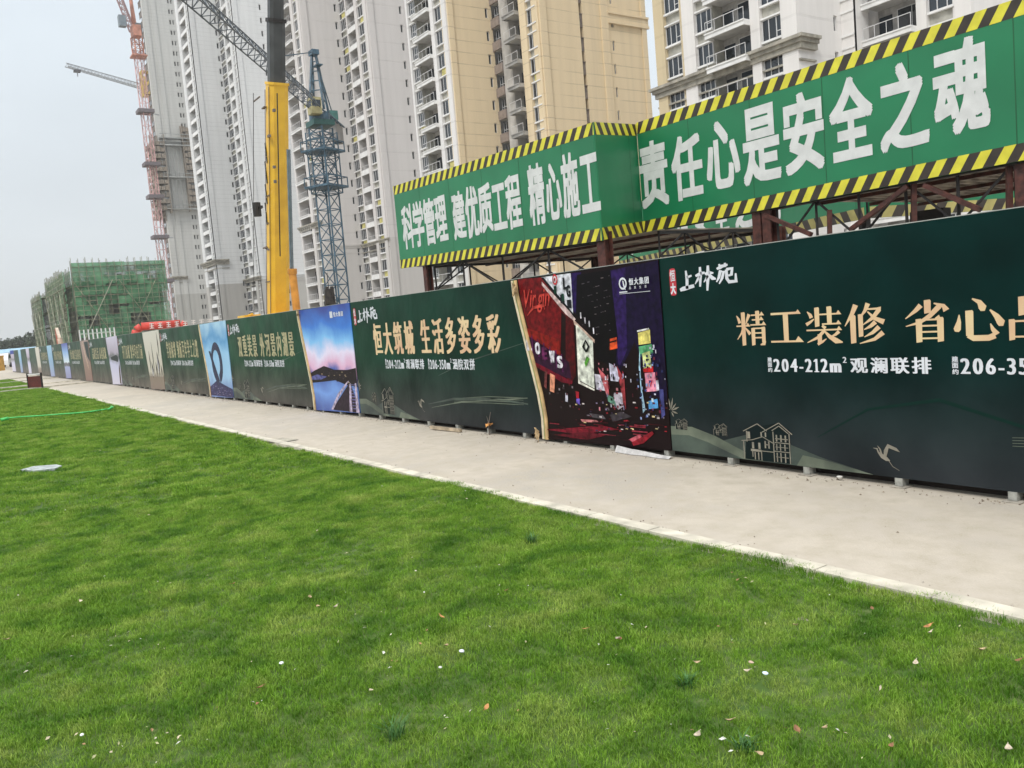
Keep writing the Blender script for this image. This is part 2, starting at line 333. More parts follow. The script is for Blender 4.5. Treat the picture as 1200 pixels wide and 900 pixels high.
def blade_mat():
    m = bpy.data.materials.new('grass_blade'); m.use_nodes = True; nt = m.node_tree; N = nt.nodes.new; L = nt.links.new; P = nt.nodes['Principled BSDF']
    P.inputs['Roughness'].default_value = 0.55; P.inputs['Specular IOR Level'].default_value = 0.25
    g = N('ShaderNodeNewGeometry'); oi = N('ShaderNodeObjectInfo')
    mpg = N('ShaderNodeMapping'); mpg.inputs['Scale'].default_value = (1.0, 1.0, .2); L(g.outputs['Position'], mpg.inputs[0])
    n = N('ShaderNodeTexNoise'); n.inputs['Scale'].default_value = 2.3; n.inputs['Detail'].default_value = 5; n.inputs['Roughness'].default_value = 0.66; n.inputs['Distortion'].default_value = .4; L(mpg.outputs[0], n.inputs['Vector'])
    r = N('ShaderNodeValToRGB'); L(n.outputs[0], r.inputs[0]); e = r.color_ramp.elements
    e[0].position = .36; e[0].color = (0.072, 0.195, 0.015, 1); e[1].position = .72; e[1].color = (0.36, 0.48, 0.110, 1)
    q = e.new(.50); q.color = (0.180, 0.350, 0.034, 1)
    # per-blade variation from the random instance value and fine noise
    n2 = N('ShaderNodeTexNoise'); n2.inputs['Scale'].default_value = 55; n2.inputs['Detail'].default_value = 2; L(g.outputs['Position'], n2.inputs['Vector'])
    r2 = N('ShaderNodeValToRGB'); L(n2.outputs[0], r2.inputs[0]); e = r2.color_ramp.elements
    e[0].position = .38; e[0].color = (0.72, 0.75, 0.6, 1); e[1].position = .66; e[1].color = (1.35, 1.2, 1.3, 1)
    mx = N('ShaderNodeMix'); mx.data_type = 'RGBA'; mx.blend_type = 'MULTIPLY'; mx.inputs[0].default_value = 1; L(r.outputs[0], mx.inputs[6]); L(r2.outputs[0], mx.inputs[7])
    mr = N('ShaderNodeMapRange'); mr.inputs[3].default_value = .8; mr.inputs[4].default_value = 1.2; L(oi.outputs['Random'], mr.inputs[0])
    vm = N('ShaderNodeVectorMath'); vm.operation = 'SCALE'; L(mx.outputs[2], vm.inputs[0]); L(mr.outputs[0], vm.inputs['Scale']); L(vm.outputs[0], P.inputs['Base Color'])
    tr = N('ShaderNodeBsdfTranslucent'); L(vm.outputs[0], tr.inputs[0]); ms = N('ShaderNodeMixShader'); ms.inputs[0].default_value = .35
    L(P.outputs[0], ms.inputs[1]); L(tr.outputs[0], ms.inputs[2]); L(ms.outputs[0], nt.nodes['Material Output'].inputs[0])
    return m
BLADE = blade_mat()
def tuft_mesh(name, n, rad, h, wid, lean, seed, mat):
    rr = random.Random(seed); b = MB()
    for _ in range(n):
        a = rr.uniform(0, 6.283); r = rad * math.sqrt(rr.random()); x, y = r * math.cos(a), r * math.sin(a)
        t = rr.uniform(0, 6.283); hh = h * rr.uniform(.5, 1.1); l = lean * rr.uniform(.3, 1.2); wv = wid * rr.uniform(.7, 1.2) / 2
        dx, dy = math.cos(t), math.sin(t); px, py = -dy * wv, dx * wv
        m1 = (x + dx * l * hh * .35, y + dy * l * hh * .35, hh * .6); m2 = (x + dx * l * hh, y + dy * l * hh, hh)
        b.poly([(x - px, y - py, -.01), (x + px, y + py, -.01), (m1[0] + px * .8, m1[1] + py * .8, m1[2]), (m1[0] - px * .8, m1[1] - py * .8, m1[2])], mat)
        b.poly([(m1[0] - px * .8, m1[1] - py * .8, m1[2]), (m1[0] + px * .8, m1[1] + py * .8, m1[2]), m2], mat)
    return b.mesh(name)
def scatter(name, pts, tuft, rot=True):
    """pts: (x,y,z,scale) -> one stuff object, geometry nodes instance the tuft on every vertex"""
    me = bpy.data.meshes.new(name); me.from_pydata([p[:3] for p in pts], [], []); a = me.attributes.new('sc', 'FLOAT', 'POINT'); a.data.foreach_set('value', [p[3] for p in pts])
    a = me.attributes.new('rz', 'FLOAT_VECTOR', 'POINT'); fl = []
    for p in pts: fl += [rnd.uniform(-.15, .15), rnd.uniform(-.15, .15), rnd.uniform(0, 6.283)]
    a.data.foreach_set('vector', fl)
    o = put(name, me); src = bpy.data.objects.new(name + '_source', tuft)
    ng = bpy.data.node_groups.new(name, 'GeometryNodeTree'); ng.interface.new_socket('Geometry', in_out='INPUT', socket_type='NodeSocketGeometry'); ng.interface.new_socket('Geometry', in_out='OUTPUT', socket_type='NodeSocketGeometry')
    N = ng.nodes.new; L = ng.links.new; gi = N('NodeGroupInput'); go = N('NodeGroupOutput'); ip = N('GeometryNodeInstanceOnPoints'); oi = N('GeometryNodeObjectInfo'); oi.inputs[0].default_value = src
    s1 = N('GeometryNodeInputNamedAttribute'); s1.data_type = 'FLOAT'; s1.inputs[0].default_value = 'sc'
    s2 = N('GeometryNodeInputNamedAttribute'); s2.data_type = 'FLOAT_VECTOR'; s2.inputs[0].default_value = 'rz'
    L(gi.outputs[0], ip.inputs['Points']); L(oi.outputs['Geometry'], ip.inputs['Instance']); L(s1.outputs[0], ip.inputs['Scale']); L(s2.outputs[0], ip.inputs['Rotation']); L(ip.outputs[0], go.inputs[0])
    md = o.modifiers.new('scatter', 'NODES'); md.node_group = ng
    return tag(o, kind='stuff')
pts1 = []; pts2 = []; pts3 = []; step = 0.062; x = 0.5
while x > -9.5:
    y = -0.6
    while y < KY + .03:
        pts1.append((x + rnd.uniform(-.03, .03), min(KY + .005 + rnd.uniform(-.03, .05) * (1 + 1.2 * mn.noise(Vector((x * 2, 0, 3)))), y + rnd.uniform(-.03, .03)), gh(x, y), rnd.uniform(.75, 1.2) * (1 + .35 * mn.noise(Vector((x * 1.1, y * 1.1, 9)))))); y += step
    x -= step
x = -9.5; step = .11
while x > -22:
    y = -1.5
    while y < KY:
        pts2.append((x + rnd.uniform(-.06, .06), min(KY - .03, y + rnd.uniform(-.06, .06)), gh(x, y), rnd.uniform(.75, 1.2) * (1 + .35 * mn.noise(Vector((x * 1.1, y * 1.1, 9)))))); y += step
    x -= step
step = .19
while x > -69:
    y = -4
    while y < KY - .1:
        xx = x + rnd.uniform(-.1, .1)
        near = [abs(xx - (p + (q - p) * (y + 12) / 16.08)) for p, q in ((-43.5, -46.3), (-51.0, -50.2), (-57.0, -60.8), (-62, -70))]
        if min(near) > .45 and xx > -62 - 8 * (y + 12) / 16.08: pts3.append((xx, min(KY - .08, y + rnd.uniform(-.1, .1)), -.008 if x < -44 else gh(x, y), rnd.uniform(.8, 1.2))); 
        y += step
    x -= step
pts4 = []
for _ in range(9000):
    x = rnd.uniform(-40, 6); y = rnd.uniform(-12, -.6 if x > -9.5 else (-1.5 if x > -22 else -4)); pts4.append((x, y, gh(x, y), rnd.uniform(.8, 1.2)))
scatter('grass', pts1, tuft_mesh('grass_tuft', 75, .058, .030, .0030, .9, 1, BLADE))
scatter('grass', pts2, tuft_mesh('grass_tuft', 80, .10, .032, .0058, .9, 2, BLADE))
scatter('grass', pts3 + pts4, tuft_mesh('grass_tuft', 80, .18, .036, .012, .9, 3, BLADE))

# ================================================================== HOARDING FENCE
BOARD = None
def board_mat():
    m = bpy.data.materials.new('green_vinyl'); m.use_nodes = True; nt = m.node_tree; N = nt.nodes.new; L = nt.links.new; P = nt.nodes['Principled BSDF']
    g = N('ShaderNodeNewGeometry'); sp = N('ShaderNodeSeparateXYZ'); L(g.outputs['Position'], sp.inputs[0])
    n = N('ShaderNodeTexNoise'); n.inputs['Scale'].default_value = 1.3; n.inputs['Detail'].default_value = 6; L(g.outputs['Position'], n.inputs['Vector'])
    # printed colour: green, running to blue-black low on the near banner
    a = N('ShaderNodeMapRange'); a.inputs[1].default_value = -18; a.inputs[2].default_value = -5; L(sp.outputs[0], a.inputs[0])
    c1 = N('ShaderNodeMix'); c1.data_type = 'RGBA'; c1.inputs[6].default_value = (0.010, 0.050, 0.026, 1); c1.inputs[7].default_value = (0.0012, 0.017, 0.0155, 1); L(a.outputs[0], c1.inputs[0])
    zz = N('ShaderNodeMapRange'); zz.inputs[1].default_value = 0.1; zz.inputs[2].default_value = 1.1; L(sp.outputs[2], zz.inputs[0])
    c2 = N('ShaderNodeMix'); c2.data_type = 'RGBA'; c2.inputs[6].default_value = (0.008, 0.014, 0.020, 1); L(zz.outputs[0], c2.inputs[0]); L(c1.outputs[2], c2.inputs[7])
    # dust film splashed up from the ground
    md = N('ShaderNodeMath'); md.operation = 'MULTIPLY_ADD'; md.inputs[1].default_value = -.5; L(n.outputs[0], md.inputs[0]); L(sp.outputs[2], md.inputs[2])
    dz = N('ShaderNodeMapRange'); dz.inputs[1].default_value = .75; dz.inputs[2].default_value = -.2; dz.inputs[3].default_value = 0; dz.inputs[4].default_value = .5; L(md.outputs[0], dz.inputs[0])
    c3 = N('ShaderNodeMix'); c3.data_type = 'RGBA'; c3.inputs[7].default_value = (0.20, 0.17, 0.13, 1); near = N('ShaderNodeMapRange'); near.inputs[1].default_value = -26; near.inputs[2].default_value = -9; near.inputs[3].default_value = 1; near.inputs[4].default_value = .12; L(sp.outputs[0], near.inputs[0])
    dm = N('ShaderNodeMath'); dm.operation = 'MULTIPLY'; L(dz.outputs[0], dm.inputs[0]); L(near.outputs[0], dm.inputs[1]); L(dm.outputs[0], c3.inputs[0]); L(c2.outputs[2], c3.inputs[6])
    mot = N('ShaderNodeMapRange'); mot.inputs[1].default_value = .3; mot.inputs[2].default_value = .7; mot.inputs[3].default_value = .6; mot.inputs[4].default_value = 1.45; L(n.outputs[0], mot.inputs[0]); mv = N('ShaderNodeVectorMath'); mv.operation = 'SCALE'; L(c3.outputs[2], mv.inputs[0]); L(mot.outputs[0], mv.inputs['Scale']); L(mv.outputs[0], P.inputs['Base Color'])
    n2 = N('ShaderNodeTexNoise'); n2.inputs['Scale'].default_value = 2.2; n2.inputs['Detail'].default_value = 5; L(g.outputs['Position'], n2.inputs['Vector'])
    rr = N('ShaderNodeMapRange'); rr.inputs[3].default_value = .30; rr.inputs[4].default_value = .55; L(n2.outputs[0], rr.inputs[0]); L(rr.outputs[0], P.inputs['Roughness'])
    mpb = N('ShaderNodeMapping'); mpb.inputs['Scale'].default_value = (1.0, 1, .8); L(g.outputs['Position'], mpb.inputs[0]); n3 = N('ShaderNodeTexNoise'); n3.inputs['Scale'].default_value = 2.0; n3.inputs['Detail'].default_value = 3; n3.inputs['Distortion'].default_value = .3; L(mpb.outputs[0], n3.inputs['Vector'])
    b = N('ShaderNodeBump'); b.inputs['Strength'].default_value = .35; b.inputs['Distance'].default_value = .05; L(n3.outputs[0], b.inputs['Height']); L(b.outputs[0], P.inputs['Normal'])
    P.inputs['Specular IOR Level'].default_value = .10
    return m
BOARD = board_mat()
GOLD = M('gold_print', (0.64, 0.50, 0.29), 0.4, 0.12, 3.5, c2=(0.64, 0.40, 0.25)); GOLD2 = M('gold_print_hazed', (0.40, 0.36, 0.21), 0.5, 0.12, 3.5)  # second gold is dimmer: haze and reflection on far boards put into its colour
WPR = M('white_print', (0.66, 0.68, 0.74), 0.4, 0.06, 5)
REDP = M('seal_red', (0.55, 0.03, 0.05), 0.45, 0.1, 9)
PALE = M('pale_line_print', (0.25, 0.23, 0.185), 0.45, 0.15, 12)
HILL = M('hill_print', (0.045, 0.065, 0.052), 0.45, 0.3, 3, c2=(0.012, 0.020, 0.020))
HILL2 = M('hill_print_light', (0.11, 0.13, 0.095), 0.45, 0.3, 3, c2=(.045, .06, .045))
STEEL = M('galvanised_steel', (0.34, 0.34, 0.31), 0.6, 0.2, 20, metal=.1); FOOT = M('foot_plate', (.36, .33, .28), .8, .2, 12)
fence = empty('hoarding_fence', (0, FY, 0), 0, 'long hoarding fence of green and picture printed boards along the concrete path', 'fence')
def fpart(o): o.matrix_parent_inverse = Matrix.Translation((0, -FY, 0)); return o
PIT = 7.86; X0 = -6.38
EDGE = [(-9.03, 2.06), (-9.02, 1.9), (-8.93, 1.55), (-8.80, 1.1), (-8.66, .6), (-8.61, .3), (-8.62, .03)]   # curved left rim of the picture
def board(x0, x1, z0=.075, z1=FH, mat=BOARD, edge=None, name='panel', label=None):
    b = MB()
    if edge is None: b.box(x0, x1, FY, FY + .035, z0, z1, mat)
    else:
        pts = [(x, z) for x, z in edge] + [(x1, z0), (x1, z1)]
        n = len(pts); 
        b.v += [(x, FY - .012, z) for x, z in pts] + [(x, FY - .0005, z) for x, z in pts]
        k = b.mi(mat); b.f.append(tuple(range(n))); b.m.append(k); b.f.append(tuple(range(2 * n - 1, n - 1, -1))); b.m.append(k)
        for i in range(n): j = (i + 1) % n; b.f.append((i, i + n, j + n, j)); b.m.append(k)
    o = b.build(name, fence, label=label); fpart(o); return o
def sub(pr, name, parent): 
    o = pr.build(name, parent); return o
def brush_logo(pr, a, z, h, k=1):
    """red seal with two small characters and three brush characters"""
    w_ = h * .30
    pts = []
    for i in range(16):
        t = i / 16 * 6.283; c, s_ = math.cos(t), math.sin(t)
        pts.append((a + w_ * .5 + w_ * .62 * abs(c) ** .35 * (1 if c > 0 else -1), z + h * .5 + h * .56 * abs(s_) ** .45 * (1 if s_ > 0 else -1)))
    pr.poly(pts, REDP, 2)
    pr.char('恒', a, a + w_, z + h * .52, z + h * 1.0, WPR, 3, .03, .02); pr.char('大', a, a + w_, z, z + h * .46, WPR, 3, .06, .04)
    KW = 1.5
    S = [[(0, 12, 8), (14, 16, 12), (60, 24, 9)], [(30, 14, 8), (32, 50, 8), (29, 88, 5)], [(32, 60, 7), (52, 66, 5)],
         [(68, 62, 6), (88, 70, 9), (106, 72, 5)], [(88, 96, 6), (88, 60, 8), (84, 18, 5)], [(86, 64, 6), (74, 44, 6), (64, 30, 2)], [(106, 66, 6), (122, 70, 9), (140, 66, 4)], [(120, 98, 6), (118, 60, 10), (112, 0, 5)], [(120, 62, 7), (108, 44, 5), (100, 34, 2)], [(122, 62, 7), (136, 46, 10), (148, 42, 4)],
         [(154, 80, 6), (172, 88, 9), (196, 92, 5)], [(164, 98, 5), (168, 78, 6)], [(186, 100, 5), (186, 84, 6)], [(168, 74, 8), (160, 46, 7), (150, 30, 3)], [(166, 66, 7), (180, 68, 8), (172, 42, 7), (160, 22, 3)], [(190, 74, 8), (212, 76, 9), (208, 52, 8), (196, 50, 5)], [(190, 74, 7), (190, 40, 8), (198, 26, 9), (224, 26, 10), (224, 56, 4)]]
    for i, p in enumerate(S): pr.stroke([(a_, b_, c_ * KW) for a_, b_, c_ in p], WPR, 2 + .05 * i, (h / 100 * 1.32, h / 100 * 1.0), (a + w_ * 1.75, z + h * .02))
def villa(pr, x, z, s, h=None):
    """gold line drawing of a villa"""
    h = h or s
    def ln(*p): pr.stroke([(a, b, .026) for a, b in p], PALE, 3, (s, h), (x, z))
    def rc(a0, a1, b0, b1): pr.rect(x + a0 * s, x + a1 * s, z + b0 * h, z + b1 * h, PALE, 3.3)
    pr.poly([(x + a * s, z + b * h) for a, b in ((.02, 0), (1.3, 0), (1.3, 1.15), (1.0, 1.35), (.1, 1.1))], PM(8, 26, 28), 2.6)
    ln((0, 0), (0, .62)); ln((.1, .62), (.1, 1.0)); ln((0, .98), (.42, 1.28)); ln((.42, 1.28), (.68, 1.05)); ln((.55, 1.0), (1.02, 1.36)); ln((1.02, 1.36), (1.36, 1.0)); ln((.82, 1.08), (1.02, 1.26)); ln((1.02, 1.26), (1.26, 1.02))
    ln((-.06, .64), (.25, .7)); ln((.25, .7), (.55, .84)); ln((.55, .84), (.88, .62)); ln((.88, .68), (1.3, .68)); ln((.85, 0), (.85, 1.05)); ln((1.28, 0), (1.28, 1.02)); ln((.2, .34), (.85, .34)); ln((.85, .38), (1.28, .38)); ln((.25, .1), (.25, .34)); ln((.5, 0), (.5, .34))
    for a0, a1, b0, b1 in ((.12, .2, .74, .98), (.5, .54, .84, 1.0), (.62, .66, .84, 1.0), (.24, .3, .4, .62), (.42, .48, .4, .62), (.2, .5, .3, .38), (.6, .64, .45, .7), (.7, .74, .45, .7), (.92, .96, .72, .95), (1.04, 1.08, .72, .95), (1.16, 1.2, .72, .95), (.92, .95, .42, .64), (1.02, 1.05, .42, .64), (1.14, 1.17, .42, .64), (.92, .95, .02, .34), (1.02, 1.05, .02, .34), (1.14, 1.17, .02, .34), (.9, 1.24, .8, .83), (.9, 1.24, .52, .54), (.9, 1.24, .18, .2), (.6, .74, .56, .59), (.3, .33, .02, .28), (.4, .43, .02, .28)): rc(a0, a1, b0, b1)
def plant(pr, x, z, s):
    for a, l in ((100, .9), (75, 1.0), (45, .8), (20, .9), (150, .6), (-15, .7), (-60, .5)):
        t = R(a); c, sn = math.cos(t), math.sin(t)
        pr.stroke([(c * .1, sn * .1, .02), (c * l * .6, sn * l * .6, .14), (c * l, sn * l, .02)], PALE, 3 + a * .001, (s, s), (x, z))
def heron(pr, x, z, s):
    pr.stroke([(-.9, .75, .03), (-.6, .72, .12), (-.5, .45, .12), (-.2, .2, .34), (.15, .0, .3), (.4, -.1, .04)], PALE, 3, (s, s), (x, z))
    pr.stroke([(0, .1, .2), (.1, .6, .32), (.3, 1.0, .3), (.9, .8, .22), (1.2, .62, .02)], PALE, 3.2, (s, s), (x, z))
    pr.stroke([(-.25, .25, .2), (-.35, .7, .12), (-.55, .95, .03)], PALE, 3.4, (s, s), (x, z))
    pr.stroke([(.3, -.1, .04), (.6, -.5, .04), (1.1, -.75, .03)], PALE, 3.5, (s, s), (x, z))
def hills(pr, x, k=1.0):
    def hill(pts, m, ly): pr.poly([(x + a * k, .078 + b * k) for a, b in pts], m, ly)
    hill([(.55, 0), (.7, .16), (1.0, .24), (1.4, .21), (1.8, .1), (2.3, 0)], HILL, 1.6)
    hill([(0, .0), (0, .26), (.3, .27), (.6, .20), (1.0, .06), (1.2, 0)], HILL2, 1.9)
    hill([(0, .0), (0, .17), (.25, .18), (.5, .13), (.8, .04), (.95, 0)], HILL, 2.2)
    hill([(1.55, 0), (1.62, .10), (1.9, .07), (2.3, 0)], HILL2, 2.3)
    for i in range(4): pr.stroke([(3.4, .33 + i * .02, .004), (4.4, .36 + i * .03, .012), (5.2, .37 + i * .03, .006)], HILL2, 1.5, (k, k), (x, .078))
def swirl(pr, x):
    pr.stroke([(x + 2.6, .35, .01), (x + 3.4, .46, .035), (x + 4.6, .50, .03), (x + 5.3, .46, .02)], HILL, 1.5)
    pr.stroke([(x + 2.7, .30, .006), (x + 3.6, .42, .02), (x + 5.3, .54, .012)], HILL2, 1.7)
    pr.stroke([(x + 3.0, .8, .005), (x + 3.8, 1.0, .02), (x + 5.3, 1.25, .006)], HILL, 1.6)

# board 1, nearest: reads on past the right edge of the photograph
b1 = board(X0, 1.4, label='nearest green board with large gold serif slogan and villa drawing')
pr = Print((0, FY, 0))
for ch, xa, xb, ya, yb in (('精', 863, 899, 365, 410), ('工', 902, 942, 363.5, 406), ('装', 944, 988, 359, 408.5), ('修', 989, 1037.5, 356, 407.5), ('省', 1060, 1114.5, 351, 407), ('心', 1117, 1177, 349, 401)):
    xm = (xa + xb) / 2; ym = (ya + yb) / 2
    serif(pr, ch, onY(xa, ym, FY).x, onY(xb, ym, FY).x, 1.155, 1.485, GOLD)
serif(pr, '品', -2.985, -2.66, 1.155, 1.485, GOLD); serif(pr, '质', -2.60, -2.27, 1.155, 1.485, GOLD)
def white_row(pr, a, z, h, wx, t1, t2, tw=0):
    """tiny stacked prefix, figures, raised 2 and the house type, twice"""
    for q, (num, cjk) in enumerate((t1, t2)):
        for i, c in enumerate('建面约'): pr.char(c, a, a + h * .30 * wx, z + h * (.68 - .36 * i), z + h * (1.0 - .36 * i), WPR, 2, .03, .03, 2)
        a += h * .36 * wx
        a = pr.text(num, a, z, h * 1.28, WPR, 2, wx * .84, .09, 0)
        pr.text('2', a, z + h * .62, h * .55, WPR, 2, wx, .08, 0); a += h * .42 * wx
        a = pr.text(cjk, a, z + h * .06, h * 1.08, WPR, 2, wx, .035, .012, gap=.04) + h * 1.3 * wx * (1 + tw)
white_row(pr, -5.085, .922, .13, 1.22, ('204-212m', '观澜联排'), ('206-350m', '涵院双拼'), -.30)
sub(pr, 'lettering', b1)
pr = Print((0, FY, 0)); brush_logo(pr, -6.245, 1.70, .245); sub(pr, 'logo', b1)
pr = Print((0, FY, 0)); hills(pr, X0); plant(pr, X0 + .02, .50, .14); villa(pr, -5.42, .085, .41, .27); villa(pr, -5.79, .285, .13, .09); villa(pr, -6.31, .31, .13, .085); heron(pr, -3.97, .22, .11)
pr.stroke([(-4.6, .35, .005), (-4.1, .62, .02), (-3.5, .72, .03), (-2.9, .55, .025), (-2.2, .5, .02)], PM(8, 44, 38), 1.2)
sub(pr, 'drawing', b1)

# pictures
NIGHT = [  # colour, pixels of the photograph measured on the board plane
 ((24, 12, 48), [(709, 318), (772, 305), (779, 400), (783, 470), (765, 462), (745, 400), (725, 440), (716, 360)]),
 ((36, 18, 78), [(670, 320), (682, 319), (680, 372), (671, 362)]),
 ((44, 24, 84), [(717, 317), (734, 313), (736, 410), (726, 432), (722, 380)]),
 ((8, 3, 8), [(677, 322), (716, 316), (725, 395), (722, 432), (700, 420), (694, 390), (676, 368)]),
 ((112, 14, 20), [(608, 327), (636, 325), (659, 350), (658, 416), (634, 399), (620, 385), (611, 350)]),
 ((140, 28, 22), [(618, 384), (656, 398), (658, 417), (622, 398)]),
 ((80, 8, 16), [(659, 352), (673, 368), (676, 440), (668, 452), (659, 416)]),
 ((28, 5, 8), [(659, 366), (664, 370), (664, 430), (659, 418)]),
 ((226, 228, 240), [(635, 325), (670, 320), (673, 371), (668, 363), (640, 331)]),
 ((14, 12, 20), [(635, 325), (638, 325), (672, 366), (676, 374), (671, 371)]),
 ((214, 188, 186), [(636, 330), (668, 364), (676, 374), (674, 376), (664, 368), (636, 334)]),
 ((48, 14, 44), [(621, 394), (668, 424), (671, 444), (658, 440), (624, 422)]),
 ((110, 12, 34), [(624, 422), (668, 445), (672, 446), (672, 450), (660, 448), (625, 427)]),
 ((206, 176, 160), [(673, 374), (698, 398), (698, 402), (674, 380)]),
 ((222, 226, 214), [(678, 381), (696, 400), (698, 455), (681, 446)]),
 ((240, 236, 224), [(676, 380), (678, 380), (681, 447), (698, 456), (698, 458), (679, 449)]),
 ((212, 208, 222), [(698, 438), (711, 440), (711, 458), (700, 456)]),
 ((196, 96, 104), [(702, 430), (713, 442), (716, 470), (712, 462), (706, 444)]),
 ((206, 204, 226), [(715, 425), (724, 430), (727, 442), (726, 447), (717, 446)]),
 ((160, 60, 66), [(724, 428), (733, 444), (735, 478), (731, 470), (727, 446)]),
 ((198, 190, 204), [(721, 460), (730, 460), (732, 476), (726, 480), (720, 470)]),
 ((110, 160, 140), [(713, 462), (721, 466), (724, 476), (714, 470)]),
 ((222, 84, 42), [(716, 397), (724, 395), (725, 408), (716, 410)]),
 ((24, 6, 10), [(716, 400), (724, 398), (724, 400), (716, 402)]),
 ((232, 218, 122), [(749, 390), (763, 386), (764, 402), (750, 404)]),
 ((240, 240, 240), [(748, 387), (762, 384), (762, 386), (748, 389)]),
 ((96, 176, 122), [(750, 406), (765, 403), (767, 414), (751, 418)]),
 ((170, 206, 230), [(751, 407), (753, 452), (758, 480), (755, 484), (750, 430)]),
 ((214, 222, 150), [(754, 414), (763, 411), (765, 430), (756, 433)]),
 ((196, 34, 40), [(755, 432), (767, 429), (767, 436), (756, 436)]),
 ((232, 148, 172), [(757, 437), (769, 436), (771, 458), (759, 459)]),
 ((214, 210, 226), [(770, 445), (773, 445), (774, 457), (771, 458)]),
 ((90, 160, 220), [(761, 470), (772, 467), (773, 478), (762, 479)]),
 ((70, 72, 130), [(774, 456), (779, 456), (781, 486), (777, 490)]),
 ((220, 150, 120), [(646, 437), (652, 440), (651, 460), (646, 458)]),
 ((120, 60, 60), [(640, 434), (643, 436), (642, 456), (639, 452)]),
 ((190, 190, 206), [(664, 460), (667, 461), (667, 471), (664, 470)]),
 ((150, 30, 44), [(676, 458), (680, 459), (680, 467), (677, 466)]),
 ((110, 90, 190), [(677, 467), (681, 467), (681, 474), (677, 472)]),
 ((90, 84, 90), [(692, 484), (708, 486), (712, 491), (696, 489)]),
 ((60, 54, 60), [(716, 486), (730, 482), (742, 488), (720, 494)]),
 ((118, 20, 38), [(640, 503), (672, 501), (706, 498), (728, 503), (706, 505), (690, 508), (668, 507)]),
 ((92, 16, 30), [(650, 509), (690, 506), (712, 510), (690, 515), (670, 513)]),
 ((196, 96, 108), [(738, 515), (752, 508), (754, 512), (744, 518)]),
 ((150, 30, 44), [(742, 518), (766, 505), (768, 508), (756, 519), (744, 522)]),
 ((190, 120, 120), [(682, 491), (700, 492), (706, 495), (684, 494)]),
]
poster_black = PM(22, 6, 10, .3)
p1 = board(-9.03, X0 - .006, mat=poster_black, edge=EDGE, label='board picture of a neon lit city street at night')
pr = Print((0, FY - .012, 0))
inks = {}
def ink(c):
    if c not in inks: inks[c] = M('picture_ink', srgb(*c, .9), .45, .30, 16, spec=.14)
    return inks[c]
for i, (c, pts) in enumerate(NIGHT):
    q = [onY(x, y, FY) for x, y in pts]; pr.poly([(a.x, min(a.z, FH - .004)) for a in q][::-1], ink(c), 1 + .12 * i)
for i in range(130):                       # lit windows of the dark block, headlamps and lights in the traffic
    if i < 46: x, y = rnd.uniform(682, 716), 0; y = 328 + rnd.choice(range(0, 9)) * 8 - (x - 700) * .3; w_, h_ = rnd.uniform(.012, .04), .008; c = rnd.choice([(120, 110, 110), (70, 62, 66), (90, 84, 90)])
    else: x = rnd.uniform(676, 784); y = 472 + rnd.random() ** 1.4 * 34; w_, h_ = rnd.uniform(.01, .05), rnd.uniform(.006, .02); c = rnd.choice([(200, 190, 190), (170, 40, 50), (90, 30, 36), (220, 200, 150), (60, 50, 80), (120, 110, 120)])
    a = onY(x, y, FY); pr.rect(a.x, a.x + w_, a.z, a.z + h_, ink(c), 7 + i * .01)
for i in range(190):                       # small coloured lights round the signs, streaks on the road
    t = rnd.random()
    if t < .45: x, y = rnd.gauss(762, 9), rnd.uniform(405, 492); x = min(783, x); w_, h_ = rnd.uniform(.008, .03), rnd.uniform(.008, .04); c = rnd.choice([(60, 70, 130), (150, 170, 220), (40, 44, 90), (110, 40, 60), (20, 14, 34), (200, 200, 220)])
    elif t < .75: x, y = rnd.uniform(700, 736), rnd.uniform(426, 482); w_, h_ = rnd.uniform(.01, .035), rnd.uniform(.01, .05); c = rnd.choice([(190, 120, 130), (120, 30, 44), (220, 214, 230), (60, 20, 30), (150, 140, 170), (14, 8, 14)])
    elif t < .86: x, y = rnd.uniform(640, 676), rnd.uniform(450, 480); w_, h_ = rnd.uniform(.01, .04), rnd.uniform(.006, .03); c = rnd.choice([(80, 20, 30), (60, 50, 54), (120, 110, 116), (12, 6, 8)])
    else: x, y = rnd.uniform(634, 765), 0; y = rnd.uniform(494, 516); w_, h_ = rnd.uniform(.08, .3), rnd.uniform(.005, .014); c = rnd.choice([(120, 20, 36), (70, 12, 22), (150, 50, 64), (24, 8, 12), (40, 10, 16)])
    a = onY(x, y, FY); pr.rect(a.x, min(X0 - .02, a.x + w_), a.z, a.z + h_, ink(c), 8.7 + i * .003)
for i in range(7):
    a = onY(618 + i * 7, 398 + i * 4.4, FY); pr.rect(a.x, a.x + .02, a.z - .12, a.z + .1, ink((92, 30, 84)), 7)
rp = ink((208, 70, 60)); a = onY(616, 362, FY); 
pr.text('Virgin', a.x - .04, 1.70, .33, rp, 8.6, .70, .02, .01, shear=.25); pr.stroke([(a.x + .06, 1.60, .01), (a.x + .2, 1.69, .035), (a.x + .42, 1.71, .04), (a.x + .44, 1.66, .02)], rp, 8.7)
wp = ink((226, 222, 232))
for ch, x, y in (('L', 622, 404), ('O', 632, 408), ('E', 640, 414), ('W', 649, 418), ('S', 658, 424)):
    a = onY(x, y, FY); pr.char(ch, a.x - .055, a.x + .055, a.z - .075, a.z + .075, wp if ch != 'E' else ink((110, 40, 90)), 8.6, .10, .05)
for ch, x, y, s in (('L', 664, 332, .07), ('G', 668, 341, .07), ('L', 661, 350, .05), ('I', 669, 356, .05)):
    a = onY(x, y, FY); pr.char(ch, a.x - .04, a.x + .04, a.z - s, a.z + s, ink((24, 28, 34)), 8.6, .1, .05)
a = onY(652, 327, FY); cpts = lambda r: [(a.x + r * .9 * math.cos(t * .4), a.z - .005 + r * 1.2 * math.sin(t * .4)) for t in range(16)]
